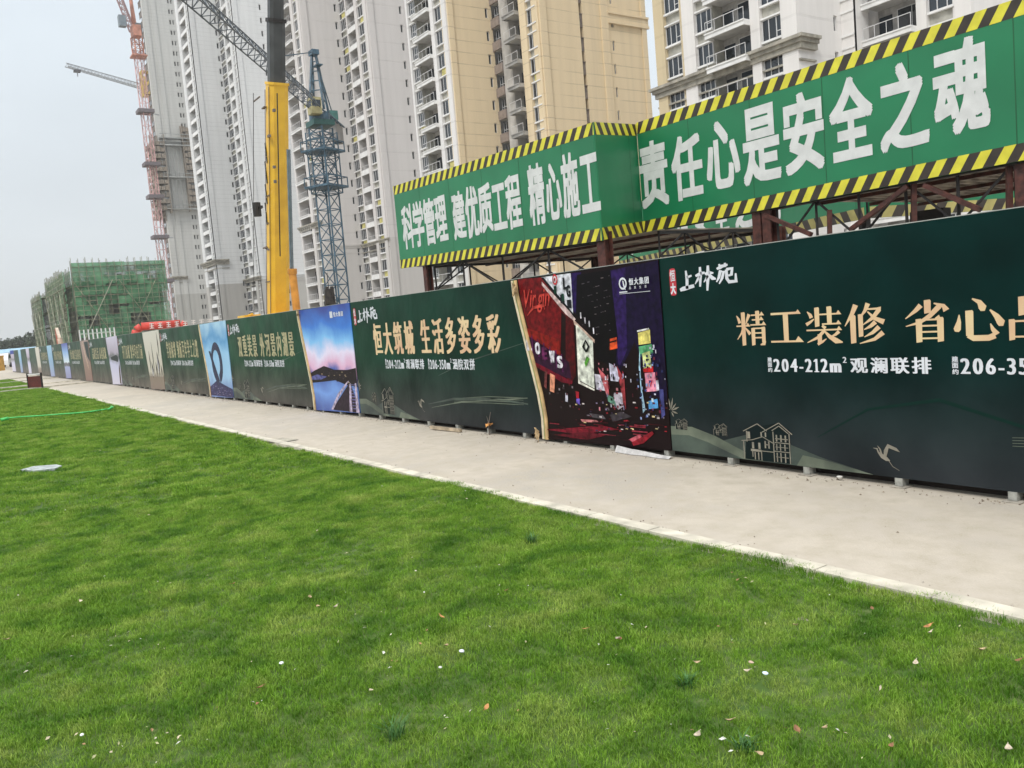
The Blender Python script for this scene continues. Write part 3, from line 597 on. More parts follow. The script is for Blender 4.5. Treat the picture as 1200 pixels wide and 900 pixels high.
pr.poly([(x_, min(z_, FH - .005)) for x_, z_ in cpts(.055)], ink((206, 60, 66)), 8.6); pr.poly([(x_, min(z_, FH - .006)) for x_, z_ in cpts(.035)], ink((230, 220, 224)), 8.8); pr.poly([(x_, min(z_, FH - .007)) for x_, z_ in cpts(.018)], ink((196, 40, 50)), 9)
for j, (x, y) in enumerate(((652, 338), (661, 347))): q = onY(x, y, FY); pr.rect(q.x - .02, q.x + .03, q.z - .06, q.z + .03, ink((20, 58, 44)), 8.5)
for j, (x, y) in enumerate(((682, 371), (687, 377), (692, 381), (697, 389))): q = onY(x, y, FY); pr.rect(q.x, q.x + .02, q.z - .02, q.z + .05, wp, 8.5)
q = onY(689, 412, FY); pr.stroke([(0, .0, .03), (-.05, .06, .04), (0, .13, .03), (.05, .06, .04), (0, 0, .03)], ink((30, 34, 34)), 8.6, (1, 1), (q.x, q.z)); q = onY(690, 425, FY); pr.poly([(q.x - .03, q.z - .05), (q.x + .05, q.z + .05), (q.x + .0, q.z + .08), (q.x - .05, q.z)], ink((90, 160, 60)), 8.6)
q = onY(764, 449, FY); pr.stroke([(-.02, .03, .01), (.03, .03, .02), (0, -.03, .01)], ink((196, 34, 60)), 8.8, (1, 1), (q.x, q.z))
q = onY(767, 473, FY); pr.stroke([(0, .02, .03), (0, .06, .03)], ink((200, 220, 236)), 8.8, (1, 1), (q.x, q.z))
sub(pr, 'picture', p1)
def round_logo(pr, a, z, h):
    m = WPR
    for t in range(12):
        t0, t1 = t * 6.283 / 12, (t + 1) * 6.283 / 12
        pr.poly([(a + h * (.4 + .4 * math.cos(t0)), z + h * (.55 + .42 * math.sin(t0))), (a + h * (.4 + .28 * math.cos(t0)), z + h * (.55 + .28 * math.sin(t0))), (a + h * (.4 + .28 * math.cos(t1)), z + h * (.55 + .28 * math.sin(t1))), (a + h * (.4 + .4 * math.cos(t1)), z + h * (.55 + .42 * math.sin(t1)))], m, 9.4)
    pr.stroke([(.42, .75, .1), (.5, .4, .14), (.62, .1, .05)], m, 9.6, (h, h), (a, z)); pr.rect(a, a + h * .8, z - h * .06, z + h * .02, m, 9.5)
    pr.text('恒大集团', a + h * 1.0, z + h * .42, h * .5, m, 9.4, .95, .05, .02, gap=.05)
    for i, c in enumerate('品质生活'): pr.char(c, a + h * (1.0 + i * .5), a + h * (1.18 + i * .5), z + h * .12, z + h * .3, m, 9.4, .02, .02, 2)
    pr.rect(a, a + h * 3.0, z - h * .14, z - h * .11, m, 9.4)
pr = Print((0, FY - .012, 0)); round_logo(pr, -7.0, 1.775, .16); sub(pr, 'logo', p1)
GOLDRIM = M('gold_ribbon', (0.62, 0.42, 0.20), 0.5, 0.2, 6); RIMPALE = M('pale_ribbon', (0.72, 0.62, 0.45), 0.5, 0.15, 8); RIMGREEN = M('green_ribbon', (0.22, 0.26, 0.08), 0.5, 0.15, 8)
def ribbon(parent, sh, w_=.055):
    b = MB()
    for k, (o0, o1, m, d) in enumerate(((-.05, 0.0, RIMPALE, .016), (0.0, .03, RIMGREEN, .02), (.03, .085, GOLDRIM, .026))):
        pts = [(x + sh, z) for x, z in EDGE]
        for (a, c) in zip(pts[:-1], pts[1:]):
            y0 = FY - d
            b.poly([(a[0] + o0, y0, a[1]), (c[0] + o0, y0, c[1]), (c[0] + o1, y0 - .004, c[1]), (a[0] + o1, y0 - .004, a[1])], m)
            b.poly([(a[0] + o0, FY - .001, a[1]), (c[0] + o0, FY - .001, c[1]), (c[0] + o0, y0, c[1]), (a[0] + o0, y0, a[1])], m)
            b.poly([(a[0] + o1, y0 - .004, a[1]), (c[0] + o1, y0 - .004, c[1]), (c[0] + o1, FY - .013, c[1]), (a[0] + o1, FY - .013, a[1])], m)
    b.build('ribbon', parent)
ribbon(p1, 0)

# board 2 with lettering, picture 2 (lake), and on down the path
def grad_mat(name, stops, rough=.35, noise=.06, axis=2, z0=0, z1=FH):
    m = bpy.data.materials.new(name); m.use_nodes = True; nt = m.node_tree; N = nt.nodes.new; L = nt.links.new; P = nt.nodes['Principled BSDF']; P.inputs['Roughness'].default_value = rough
    g = N('ShaderNodeNewGeometry'); sp = N('ShaderNodeSeparateXYZ'); L(g.outputs['Position'], sp.inputs[0])
    n = N('ShaderNodeTexNoise'); n.inputs['Scale'].default_value = 1.6; n.inputs['Detail'].default_value = 5; L(g.outputs['Position'], n.inputs['Vector'])
    r = N('ShaderNodeMapRange'); r.inputs[1].default_value = z0; r.inputs[2].default_value = z1; L(sp.outputs[axis], r.inputs[0])
    ma = N('ShaderNodeMath'); ma.operation = 'MULTIPLY_ADD'; ma.inputs[1].default_value = noise * 6; L(n.outputs[0], ma.inputs[0])
    sb = N('ShaderNodeMath'); sb.operation = 'SUBTRACT'; sb.inputs[1].default_value = noise * 3; L(r.outputs[0], sb.inputs[0]); L(sb.outputs[0], ma.inputs[2])
    cr = N('ShaderNodeValToRGB'); L(ma.outputs[0], cr.inputs[0]); e = cr.color_ramp.elements
    e[0].position = stops[0][0]; e[0].color = (*srgb(*stops[0][1]), 1); e[1].position = stops[-1][0]; e[1].color = (*srgb(*stops[-1][1]), 1)
    for p, c in stops[1:-1]: q = e.new(p); q.color = (*srgb(*c), 1)
    L(cr.outputs[0], P.inputs['Base Color']); return m
LAKE = grad_mat('lake_sky_print', [(.0, (50, 76, 150)), (.2, (104, 146, 215)), (.36, (60, 84, 165)), (.44, (214, 168, 200)), (.56, (222, 214, 240)), (.70, (120, 184, 236)), (.84, (36, 112, 204)), (1.0, (18, 46, 140))], noise=.06)
SKYP = grad_mat('pale_sky_print', [(.0, (90, 110, 170)), (.3, (150, 190, 225)), (.6, (140, 190, 228)), (.8, (60, 140, 196)), (1.0, (160, 200, 226))], noise=.08)
BLUEP = grad_mat('blue_sky_print', [(.0, (120, 120, 170)), (.35, (150, 160, 205)), (.38, (40, 44, 60)), (.45, (60, 60, 80)), (.48, (210, 226, 240)), (.75, (120, 170, 225)), (.95, (40, 70, 170)), (1, (40, 60, 160))], noise=.02)
PAPER = grad_mat('beige_print', [(.0, (110, 90, 80)), (.25, (120, 104, 90)), (.32, (190, 184, 170)), (1.0, (200, 196, 184))], noise=.03)
ROSE = grad_mat('brown_print', [(.0, (120, 84, 76)), (.5, (130, 96, 84)), (1.0, (150, 120, 110))], noise=.08)
LIL = grad_mat('lilac_print', [(.0, (200, 196, 214)), (.45, (190, 190, 220)), (.6, (60, 66, 70)), (.66, (160, 150, 170)), (1.0, (196, 190, 212))], noise=.05)
CYAN = grad_mat('cyan_print', [(.0, (140, 150, 190)), (.5, (110, 160, 200)), (1.0, (140, 190, 220))], noise=.08)
TEXTS = [None, '恒大筑城 生活多姿多彩', '双重美景 外河景内湖景', '学府相邻 领航百年学士之路', '开门见城 繁华尽在门前', '品质生活 从容优雅', '恒大筑城 生活多姿多彩', '双重美景 外河景内湖景', '开门见城 繁华尽在门前', '品质生活 从容优雅', '恒大筑城 生活多姿多彩', '双重美景 外河景内湖景']
NAMES = [None, 'lake and mountains under a pink and blue sky', 'a grey ring sculpture against a pale blue sky', 'dark ink strokes on beige ground', 'a lilac figure over dark ground', 'brown drapery', 'a blue sky over dark land', 'pale blue ground', 'grey ground', 'pale green ground', 'pale blue ground', 'blue ground']
PMATS = [None, LAKE, SKYP, PAPER, LIL, ROSE, BLUEP, CYAN, PAPER, LIL, CYAN, BLUEP]
for k in range(1, 12):
    xr = X0 - PIT * (k - 1); xl = X0 - PIT * k
    bd = board(xl, xr - .004, label='green board with the gold slogan %s' % TEXTS[k].split()[0] if k < 4 else None)
    pr = Print((0, FY, 0))
    if k < 9:
        n_ = len(TEXTS[k].replace(' ', '')); wx = 4.0 / (n_ * .58 * 1.08 + .25)
        pr.text(TEXTS[k], xl + .83, 1.175, .58, GOLD if k == 1 else GOLD2, 2, wx, .06, .006)
        white_row(pr, xl + 1.22, .90, .16, .88, ('204-212m', '观澜联排'), ('206-350m', '涵院双拼'), -.35)
        sub(pr, 'lettering', bd)
        pr = Print((0, FY, 0)); brush_logo(pr, xl + .12, 1.68, .27); sub(pr, 'logo', bd)
    if k < 5:
        pr = Print((0, FY, 0)); hills(pr, xl, 1.0); villa(pr, xl + .95, .12, .34); villa(pr, xl + .55, .3, .13); plant(pr, xl + .02, .55, .15); heron(pr, xl + 2.35, .3, .11); swirl(pr, xl); sub(pr, 'drawing', bd)
    if k == 11: break
    edge = [(x - PIT * k, z) for x, z in EDGE]
    pb = board(edge[0][0], xl - .006, mat=PMATS[k], edge=edge, label='board picture of ' + NAMES[k])
    pr = Print((0, FY - .012, 0)); E_ = lambda q: [(a + xl, b) for a, b in q]
    if k == 1:
        dk = ink((34, 22, 30)); md_ = ink((70, 54, 62)); wh = ink((190, 176, 200)); rd = ink((44, 30, 44))
        pr.poly(E_([(-2.25, .78), (-2.0, .84), (-1.5, .93), (-1.0, .86), (-.4, .86), (0, .9), (0, .55), (-.5, .58), (-1.0, .66), (-1.6, .62), (-2.3, .58)])[::-1], dk, 2)
        pr.poly(E_([(-2.28, .70), (-1.9, .76), (-1.4, .72), (-1.7, .66), (-2.28, .64)])[::-1], ink((90, 92, 150)), 2.3)
        for i in range(26): x_ = rnd.uniform(-1.7, -.2); z_ = rnd.uniform(.62, .84); pr.rect(xl + x_, xl + x_ + .06, z_, z_ + .012, md_ if i % 3 else ink((190, 170, 140)), 2.5)
        pr.poly(E_([(-1.25, .08), (-1.05, .22), (-.6, .48), (-.35, .62), (-.28, .58), (-.1, .3), (0, .1), (0, .08)])[::-1], rd, 2.6)
        pr.poly(E_([(-1.35, .08), (-1.25, .08), (-.9, .34), (-.45, .6), (-.36, .66), (-.45, .64), (-.95, .4)])[::-1], wh, 2.9)
        pr.poly(E_([(-.36, .6), (-.28, .62), (-.34, .08), (-.46, .08)])[::-1], wh, 2.9); pr.poly(E_([(-.10, .62), (-.03, .62), (-.02, .08), (-.16, .08)])[::-1], wh, 2.9)
        for i in range(9): pr.rect(xl - .3, xl - .02, .14 + i * .055, .155 + i * .055, ink((120, 116, 170)), 2.7)
        pr.text('恒大集团', xl - .78, 1.86, .10, WPR, 3, 1.1, .05, .02); pr.rect(xl - .95, xl - .82, 1.84, 1.96, WPR, 3)
    if k == 2:
        dk = ink((54, 56, 84)); n = 20
        for i in range(n):
            t0, t1 = [R(-75 + 330 * q / n) for q in (i, i + 1)]; f_ = lambda t, r: (-1.2 + .52 * r * math.cos(t), .98 + .56 * r * math.sin(t))
            pr.poly(E_([f_(t0, 1), f_(t0, .62 - .1 * math.cos(t0)), f_(t1, .62 - .1 * math.cos(t1)), f_(t1, 1)]), dk, 2)
        pr.poly(E_([(-1.9, 1.3), (-1.72, 1.3), (-1.1, .5), (-1.3, .36)])[::-1], dk, 2.5); pr.poly(E_([(-2.2, .3), (-1.4, .5), (-.6, .38), (0, .3), (0, .08), (-2.25, .08)])[::-1], ink((56, 52, 96)), 2.3)
        for i in range(30): x_ = rnd.uniform(-2.1, -.1); z_ = rnd.uniform(.1, .34); pr.rect(xl + x_, xl + x_ + .12, z_, z_ + .015, ink((110, 110, 150)) if i % 2 else ink((150, 140, 160)), 2.8)
    if k == 3:
        dk = ink((44, 36, 36)); 
        for (a_, w0, z0, z1) in ((-1.9, .12, .7, 1.4), (-1.6, .25, .45, 1.0), (-1.35, .1, .6, 1.7), (-.95, .2, .5, 1.0), (-.6, .35, .5, 1.35), (-.35, .12, 1.2, 2.0), (-.2, .15, .5, .9)): pr.stroke([(xl + a_, z0, .03), (xl + a_ + .03, (z0 + z1) / 2, w0), (xl + a_ - .02, z1, .02)], dk, 2)
        for (a_, z0, z1) in ((-.62, .6, 1.2), (-1.6, .5, .8)): pr.stroke([(xl + a_, z0, .03), (xl + a_, (z0 + z1) / 2, .12), (xl + a_, z1, .02)], ink((214, 214, 224)), 2.6)
        for i in range(9): pr.rect(xl - 2.0 + i * .22, xl - 1.94 + i * .22, .5, .58, ink((220, 214, 204)), 3)
    if k == 4:
        pr.poly(E_([(-2.0, 1.2), (-1.9, 1.1), (-.3, 1.0), (-.2, 1.2), (-.6, 1.3)])[::-1], ink((40, 50, 52)), 2); pr.stroke([(xl - .3, .1, .3), (xl - .2, .7, .25), (xl - .1, 1.0, .02)], ink((90, 70, 50)), 2.4)
    if k == 5:
        pr.stroke([(xl - 1.9, 2.0, .2), (xl - 1.5, 1.4, .25), (xl - 1.0, .9, .2), (xl - .7, .6, .05)], ink((214, 190, 170)), 2); pr.poly(E_([(-1.4, 2.0), (-.1, 2.0), (-.1, 1.0), (-.9, 1.3)])[::-1], ink((40, 60, 60)), 2.3)
    if pr.mb.f: sub(pr, 'picture', pb)
    if k < 3: ribbon(pb, -PIT * k)
# far end board with blue head
b = MB(); xe = X0 - PIT * 11; b.box(xe - 4.2, xe - .01, FY - .01, FY + .04, .07, 2.02, LIL); b.box(xe - 4.2, xe - .01, FY - .03, FY - .012, 1.75, 2.1, PM(20, 60, 160)); fpart(b.build('end_panel', fence, label='pale lilac end board with a blue head strip'))
# posts and feet every 0.87 m, back rails
pm = MB(); pm.box(-.028, .028, .036, .092, .0, 2.03, STEEL); pm.box(-.032, .032, -.006, .035, .012, .074, STEEL); pm.box(-.06, .07, -.045, .10, 0.001, .009, FOOT); pm.bar((0, .9, .0), (0, .09, 1.4), .02, STEEL); pmesh = pm.mesh('post')
x = 1.36
while x > xe - 4.2:
    o = put('post', pmesh, fence, (x, 0, 0)); x -= .87
b = MB()
for z in (.25, 1.1, 1.95): b.box(xe - 4.2, 1.4, FY + .094, FY + .13, z, z + .04, STEEL)
fpart(b.build('rail', fence))
b = MB(); b.box(xe - 4.2, 1.4, FY + .15, FY + .165, -.02, .42, M('gap_shade_dark', (.03, .022, .018), .95)); fpart(b.build('gap_shade_sheet', fence))  # added dark sheet stands in for shade in the gap under the boards
# pale capping strip along the board tops
b = MB(); b.box(xe - .01, 1.4, FY - .002, FY + .04, FH + .0005, FH + .007, M('capping_edge', (.42, .43, .41), .6)); fpart(b.build('capping', fence))

# ================================================================== SAFETY SHELTER WITH SIGNS
SGREEN = M('sign_green', (0.012, 0.19, 0.078), 0.42, 0.07, 1.1, 0.5, detail=2)
SWHITE = M('sign_white', (0.68, 0.69, 0.68), 0.5, 0.06, 6)
SYEL = M('stripe_yellow', (0.72, 0.66, 0.05), 0.5, 0.08, 6)
SBLK = M('stripe_dark', (0.040, 0.030, 0.022), 0.5, 0.15, 6)
ROOFM = M('roof_sheet', (0.42, 0.37, 0.31), 0.7, 0.3, 2.5, 0.1)
def onX(x, y, X):
    d = ray(x, y); t = X / d.x; return Vector((X, d.y * t, EYE + d.z * t))
shel = empty('safety_shelter', (-10.4, 10.2, 0), 0, 'steel gantry shelter behind the fence carrying big green slogan signs with striped borders', 'shelter')
def spart(o): o.matrix_parent_inverse = Matrix.Translation((10.4, -10.2, 0)); return o
def sign(p, q, zl0, zl1, zr0, zr1, parent, flip=False, band=.19, pitch=.25, name='sign_board', label=None, yel=None):
    """quad sign from plan point p to q; striped bands as thin layers"""
    p = Vector((*p, 0)); q = Vector((*q, 0)); d = q - p; Lg = d.length; d.normalize(); n = Vector((d.y, -d.x, 0))
    lo = lambda s: zl0 + (zr0 - zl0) * s / Lg; hi = lambda s: zl1 + (zr1 - zl1) * s / Lg
    b = MB(); back = -n * .04
    P4 = [p + Vector((0, 0, zl0)), q + Vector((0, 0, zr0)), q + Vector((0, 0, zr1)), p + Vector((0, 0, zl1))]
    b.poly(P4, SGREEN); B4 = [v + back for v in P4]; b.poly(B4[::-1], BLACKST)
    for i in range(4): j = (i + 1) % 4; b.poly([P4[i], B4[i], B4[j], P4[j]], SGREEN)
    o = b.build(name, parent, label=label); spart(o) if parent is shel else None
    pr = Print(p, d, n)
    sl_ = .12 * (-1 if flip else 1)
    for base in (lo, lambda s: hi(s) - band):
        pr.poly([(0, base(0)), (Lg, base(Lg)), (Lg, base(Lg) + band), (0, base(0) + band)], SBLK, 1)
        s = -sl_ if sl_ > 0 else 0
        s = -.2
        while s < Lg + .2:
            pts = [(s, 0), (s + pitch / 2, 0), (s + pitch / 2 + sl_, 1), (s + sl_, 1)]
            pts = [(min(Lg, max(0, a)), base(min(Lg, max(0, a))) + band * c) for a, c in pts]
            if max(a for a, _ in pts) - min(a for a, _ in pts) > .02: pr.poly(pts, yel or SYEL, 2)
            s += pitch
    pr.build('striped_border', o)
    # faint welded seams of the sheets
    sm_ = M('sheet_seam', (0.010, 0.10, 0.035), .5)
    pr = Print(p, d, n); s = 1.15
    while s < Lg - .2: pr.rect(s, s + .012, lo(s) + band, hi(s) - band, sm_, 1.2); s += 1.22
    if pr.mb.f: pr.build('sheet_seam', o)
    return o, (p, d, n)
YA, YC = 8.8, 10.2
sgA, frA = sign((-17.10, YA), (-10.22, YA), 2.84, 4.65, 2.655, 4.47, shel, pitch=.235, label='left hand green sign reading 科学管理 建优质工程 精心施工')
sgB, frB = sign((-10.21, YA + .01), (-10.74, YC - .01), 2.66, 4.47, 2.82, 4.63, shel, flip=True, label='blank narrow green return panel between the two slogan signs')
sgC, frC = sign((-10.74, YC), (.6, YC), 2.82, 4.655, 2.885, 4.55, shel, pitch=.26, label='right hand green sign reading 责任心是安全之魂')
def letters(so_, Y, rows):
    for ch, xa, xb, ya, yb in rows:
        pr = Print((0, Y, 0)); xm, ym = (xa + xb) / 2, (ya + yb) / 2
        pr.char(ch, onY(xa, ym, Y).x, onY(xb, ym, Y).x, onY(xm, yb, Y).z, onY(xm, ya, Y).z, SWHITE, 3, .035, .03)
        pr.build('character', so_)
letters(sgA, YA, [('科', 471.5, 485, 239, 292), ('学', 484.5, 497, 235, 289.5), ('管', 497, 510, 231.5, 287.5), ('理', 510, 524, 229, 283), ('建', 530.5, 545.5, 223.5, 281), ('优', 545.5, 561, 217, 279), ('质', 560.5, 577, 214.5, 273), ('工', 577.5, 593.5, 215, 269.4), ('程', 593, 611, 203.5, 268.5),
 ('精', 619.5, 638.5, 191, 264), ('心', 639.5, 658, 190, 258), ('施', 658.5, 678.5, 178, 255), ('工', 680.5, 702.5, 180, 249)])
letters(sgC, YC, [('责', 750, 783, 164, 243), ('任', 787, 823.5, 157, 234), ('心', 827, 867, 140, 221), ('是', 869.5, 914.5, 123, 215), ('安', 918, 966, 107, 202.5), ('全', 972, 1023.5, 89, 187), ('之', 1030, 1088.5, 72, 175), ('魂', 1093.5, 1160, 45, 157)])
def truss(b, p, q, h, n, m, r=.016, m2=None):
    p = Vector(p); q = Vector(q); dn = Vector((0, 0, -h)); m2 = m2 or m
    b.bar(p, q, r * 1.6, m); b.bar(p + dn, q + dn, r, m)
    for i in range(n + 1): a = p.lerp(q, i / n); b.bar(a, a + dn, r, m)
    for i in range(n):
        a = p.lerp(q, i / n); c = p.lerp(q, (i + 1) / n)
        if i % 2: b.bar(a, c + dn, r * .8, m2)
        else: b.bar(a + dn, c, r * .8, m2)
def bpart(fn, name, parent=shel, label=None):
    b = MB(); fn(b); o = b.build(name, parent, label=label); 
    if parent is shel: spart(o)
    return o
YB = 13.6
for (x, y) in ((-16.1, YA + .12), (-10.32, YA + .14), (-8.40, YC + .12), (-8.22, YC + .12), (-16.1, YB), (-10.6, YB), (-4.7, YC + .14), (-.2, YC + .14), (-5.9, YB), (-.2, YB)):
    w_ = .075 if x != -10.32 else .09
    def f(b, x=x, y=y, w_=w_):
        zt = 2.80 if x < -10 and y < 10 else 2.86
        b.box(x - w_, x + w_, y - w_, y - w_ + .02, 0, zt, RUST); b.box(x - w_, x + w_, y + w_ - .02, y + w_, 0, zt, RUST); b.box(x - .012, x + .012, y - w_ + .02, y + w_ - .02, 0, zt, RUST); b.box(x - .16, x + .16, y - .16, y + .16, 0, .02, RUST)
    bpart(f, 'column')
for (p, q, h, n, m) in (((-16.1, YA + .15, 2.80), (-10.4, YA + .15, 2.65), .62, 4, BLACKST), ((-16.1, YA + .3, 2.78), (-16.1, YB - .1, 2.80), .5, 5, BLACKST), ((-16.0, YB, 2.8), (-10.7, YB, 2.8), .42, 5, BLACKST),
                        ((-10.6, YC + .2, 2.80), (-10.6, YB - .1, 2.80), .40, 5, BLACKST), ((-8.1, YC + .15, 2.84), (-4.8, YC + .15, 2.88), .62, 5, BLACKST), ((-4.6, YC + .15, 2.86), (-.3, YC + .15, 2.86), .6, 6, RUST), ((-5.8, YB, 2.82), (-.3, YB, 2.82), .45, 6, BLACKST)):
    bpart(lambda b: truss(b, p, q, h, n, m), 'truss')
bpart(lambda b: [b.bar((-10.3, YC + .08, 2.84), (-.2, YC + .08, 2.88), .03, BLACKST), b.bar((-16.1, YA + .08, 2.83), (-10.3, YA + .08, 2.66), .025, BLACKST)], 'header_beam')
for (x_, y0_, y1_) in ((972, 246, 278), (1070.7, 215, 262), (1182.5, 190, 246)): bpart(lambda b: b.bar(onY(x_, y0_, YC + .12), onY(x_ + .5, y1_ + 8, YC + .12), .03, RUST), 'post')
# loose rust braces seen under the right sign
for (a, c) in (((896, 252), (951, 275)), ((997, 269), (1064, 218)), ((1083, 217), (1149, 246))):
    bpart(lambda b: b.bar(onY(*a, YC + .05), onY(*c, YC + .05), .028, RUST), 'brace')
def sheetroof(x0, x1, y0, y1, z):
    def f(b):
        b.box(x0, x1, y0, y1, z + .03, z + .045, ROOFM); y = y0 + .1
        n = int((x1 - x0) / .2)
        for i in range(n): x = x0 + .1 + i * .2; b.box(x - .03, x + .03, y0 + .01, y1 - .01, z, z + .03, ROOFM)
        y = y0 + .5
        while y < y1: b.box(x0 + .02, x1 - .02, y, y + .05, z - .05, z - .001, RUST); y += 1.35
    bpart(f, 'roof_sheet')
sheetroof(-16.9, -10.85, YA + .25, YB + .3, 2.84); sheetroof(-7.9, .5, YC + .25, YB + .6, 2.89)
bpart(lambda b: b.box(-7.05, -6.55, YC + 1.8, YC + 2.0, 2.35, 2.62, BLACKST), 'junction_box')

# second slogan sign further into the site, seen under the first
FADY = M('stripe_yellow_faded', (.42, .37, .13), .7, .15, 3)
back = empty('rear_sign', (-14, 16, 0), 0, 'faded green slogan sign on a dark frame, seen under and behind the front signs', 'sign')
def kpart(o): o.matrix_parent_inverse = Matrix.Translation((14, -16, 0)); return o
sgD, frD = sign((-20.5, 18.3), (-8.97, 13.84), 2.80, 4.6, 2.78, 4.6, back, flip=True, pitch=.42, band=.2, yel=FADY); kpart(sgD)
sgE, frE = sign((-8.9, 13.9), (-7.6, 17.2), 2.78, 4.6, 2.78, 4.6, back, pitch=.42, band=.2, yel=FADY); kpart(sgE)
pr = Print(*frD)
for i, ch in enumerate('责任心是安全之魂'): pr.char(ch, 1.1 + i * 1.1, 1.95 + i * 1.1, 3.09, 4.2, SWHITE, 3, .035, .03)
pr.build('lettering', sgD)
b = MB()
for (x, y) in ((-20.3, 18.5), (-15, 16.4), (-9.2, 14.2), (-7.5, 17.4)): b = MB(); b.box(x - .07, x + .07, y - .07, y + .07, 0, 4.5, BLACKST); kpart(b.build('post', back))
b = MB(); b.box(-24, -6.2, 19.6, 19.75, 0, 2.95, M('white_site_wall', (.62, .61, .58), .8, .1, 1)); tag(b.build('site_wall'), 'plain white wall far back under the rear green sign', 'wall')

# ================================================================== TOWERS
FLH = 2.9
FOAM = M('yellow_board', (.52, .47, .16), .8, .2, 2)
def win_mesh(w_, h=1.75, frame=FRAME, dark=False, split=True):
    """frame with mullions (object) and a pane (child), local x = along wall, -y = outward, z = up"""
    b = MB(); f = .07
    b.box(0, w_, -.05, .06, 0, f, frame); b.box(0, w_, -.05, .06, h - f, h, frame); b.box(0, f, -.045, .06, f, h - f, frame); b.box(w_ - f, w_, -.045, .06, f, h - f, frame)
    if split:
        b.box(w_ * .33 - f / 2, w_ * .33 + f / 2, -.04, .05, f, h - f, frame)
        if w_ > 1.4: b.box(w_ * .70 - f / 2, w_ * .70 + f / 2, -.04, .05, f, h - f, frame); b.box(w_ * .70 + f / 2, w_ - f, -.03, .05, h * .28, h * .28 + f * .8, frame)
    return b
def pane_mb(w_, h=1.75, m=GLASS): b = MB(); b.box(.05, w_ - .05, .0, .03, .05, h - .05, m); return b
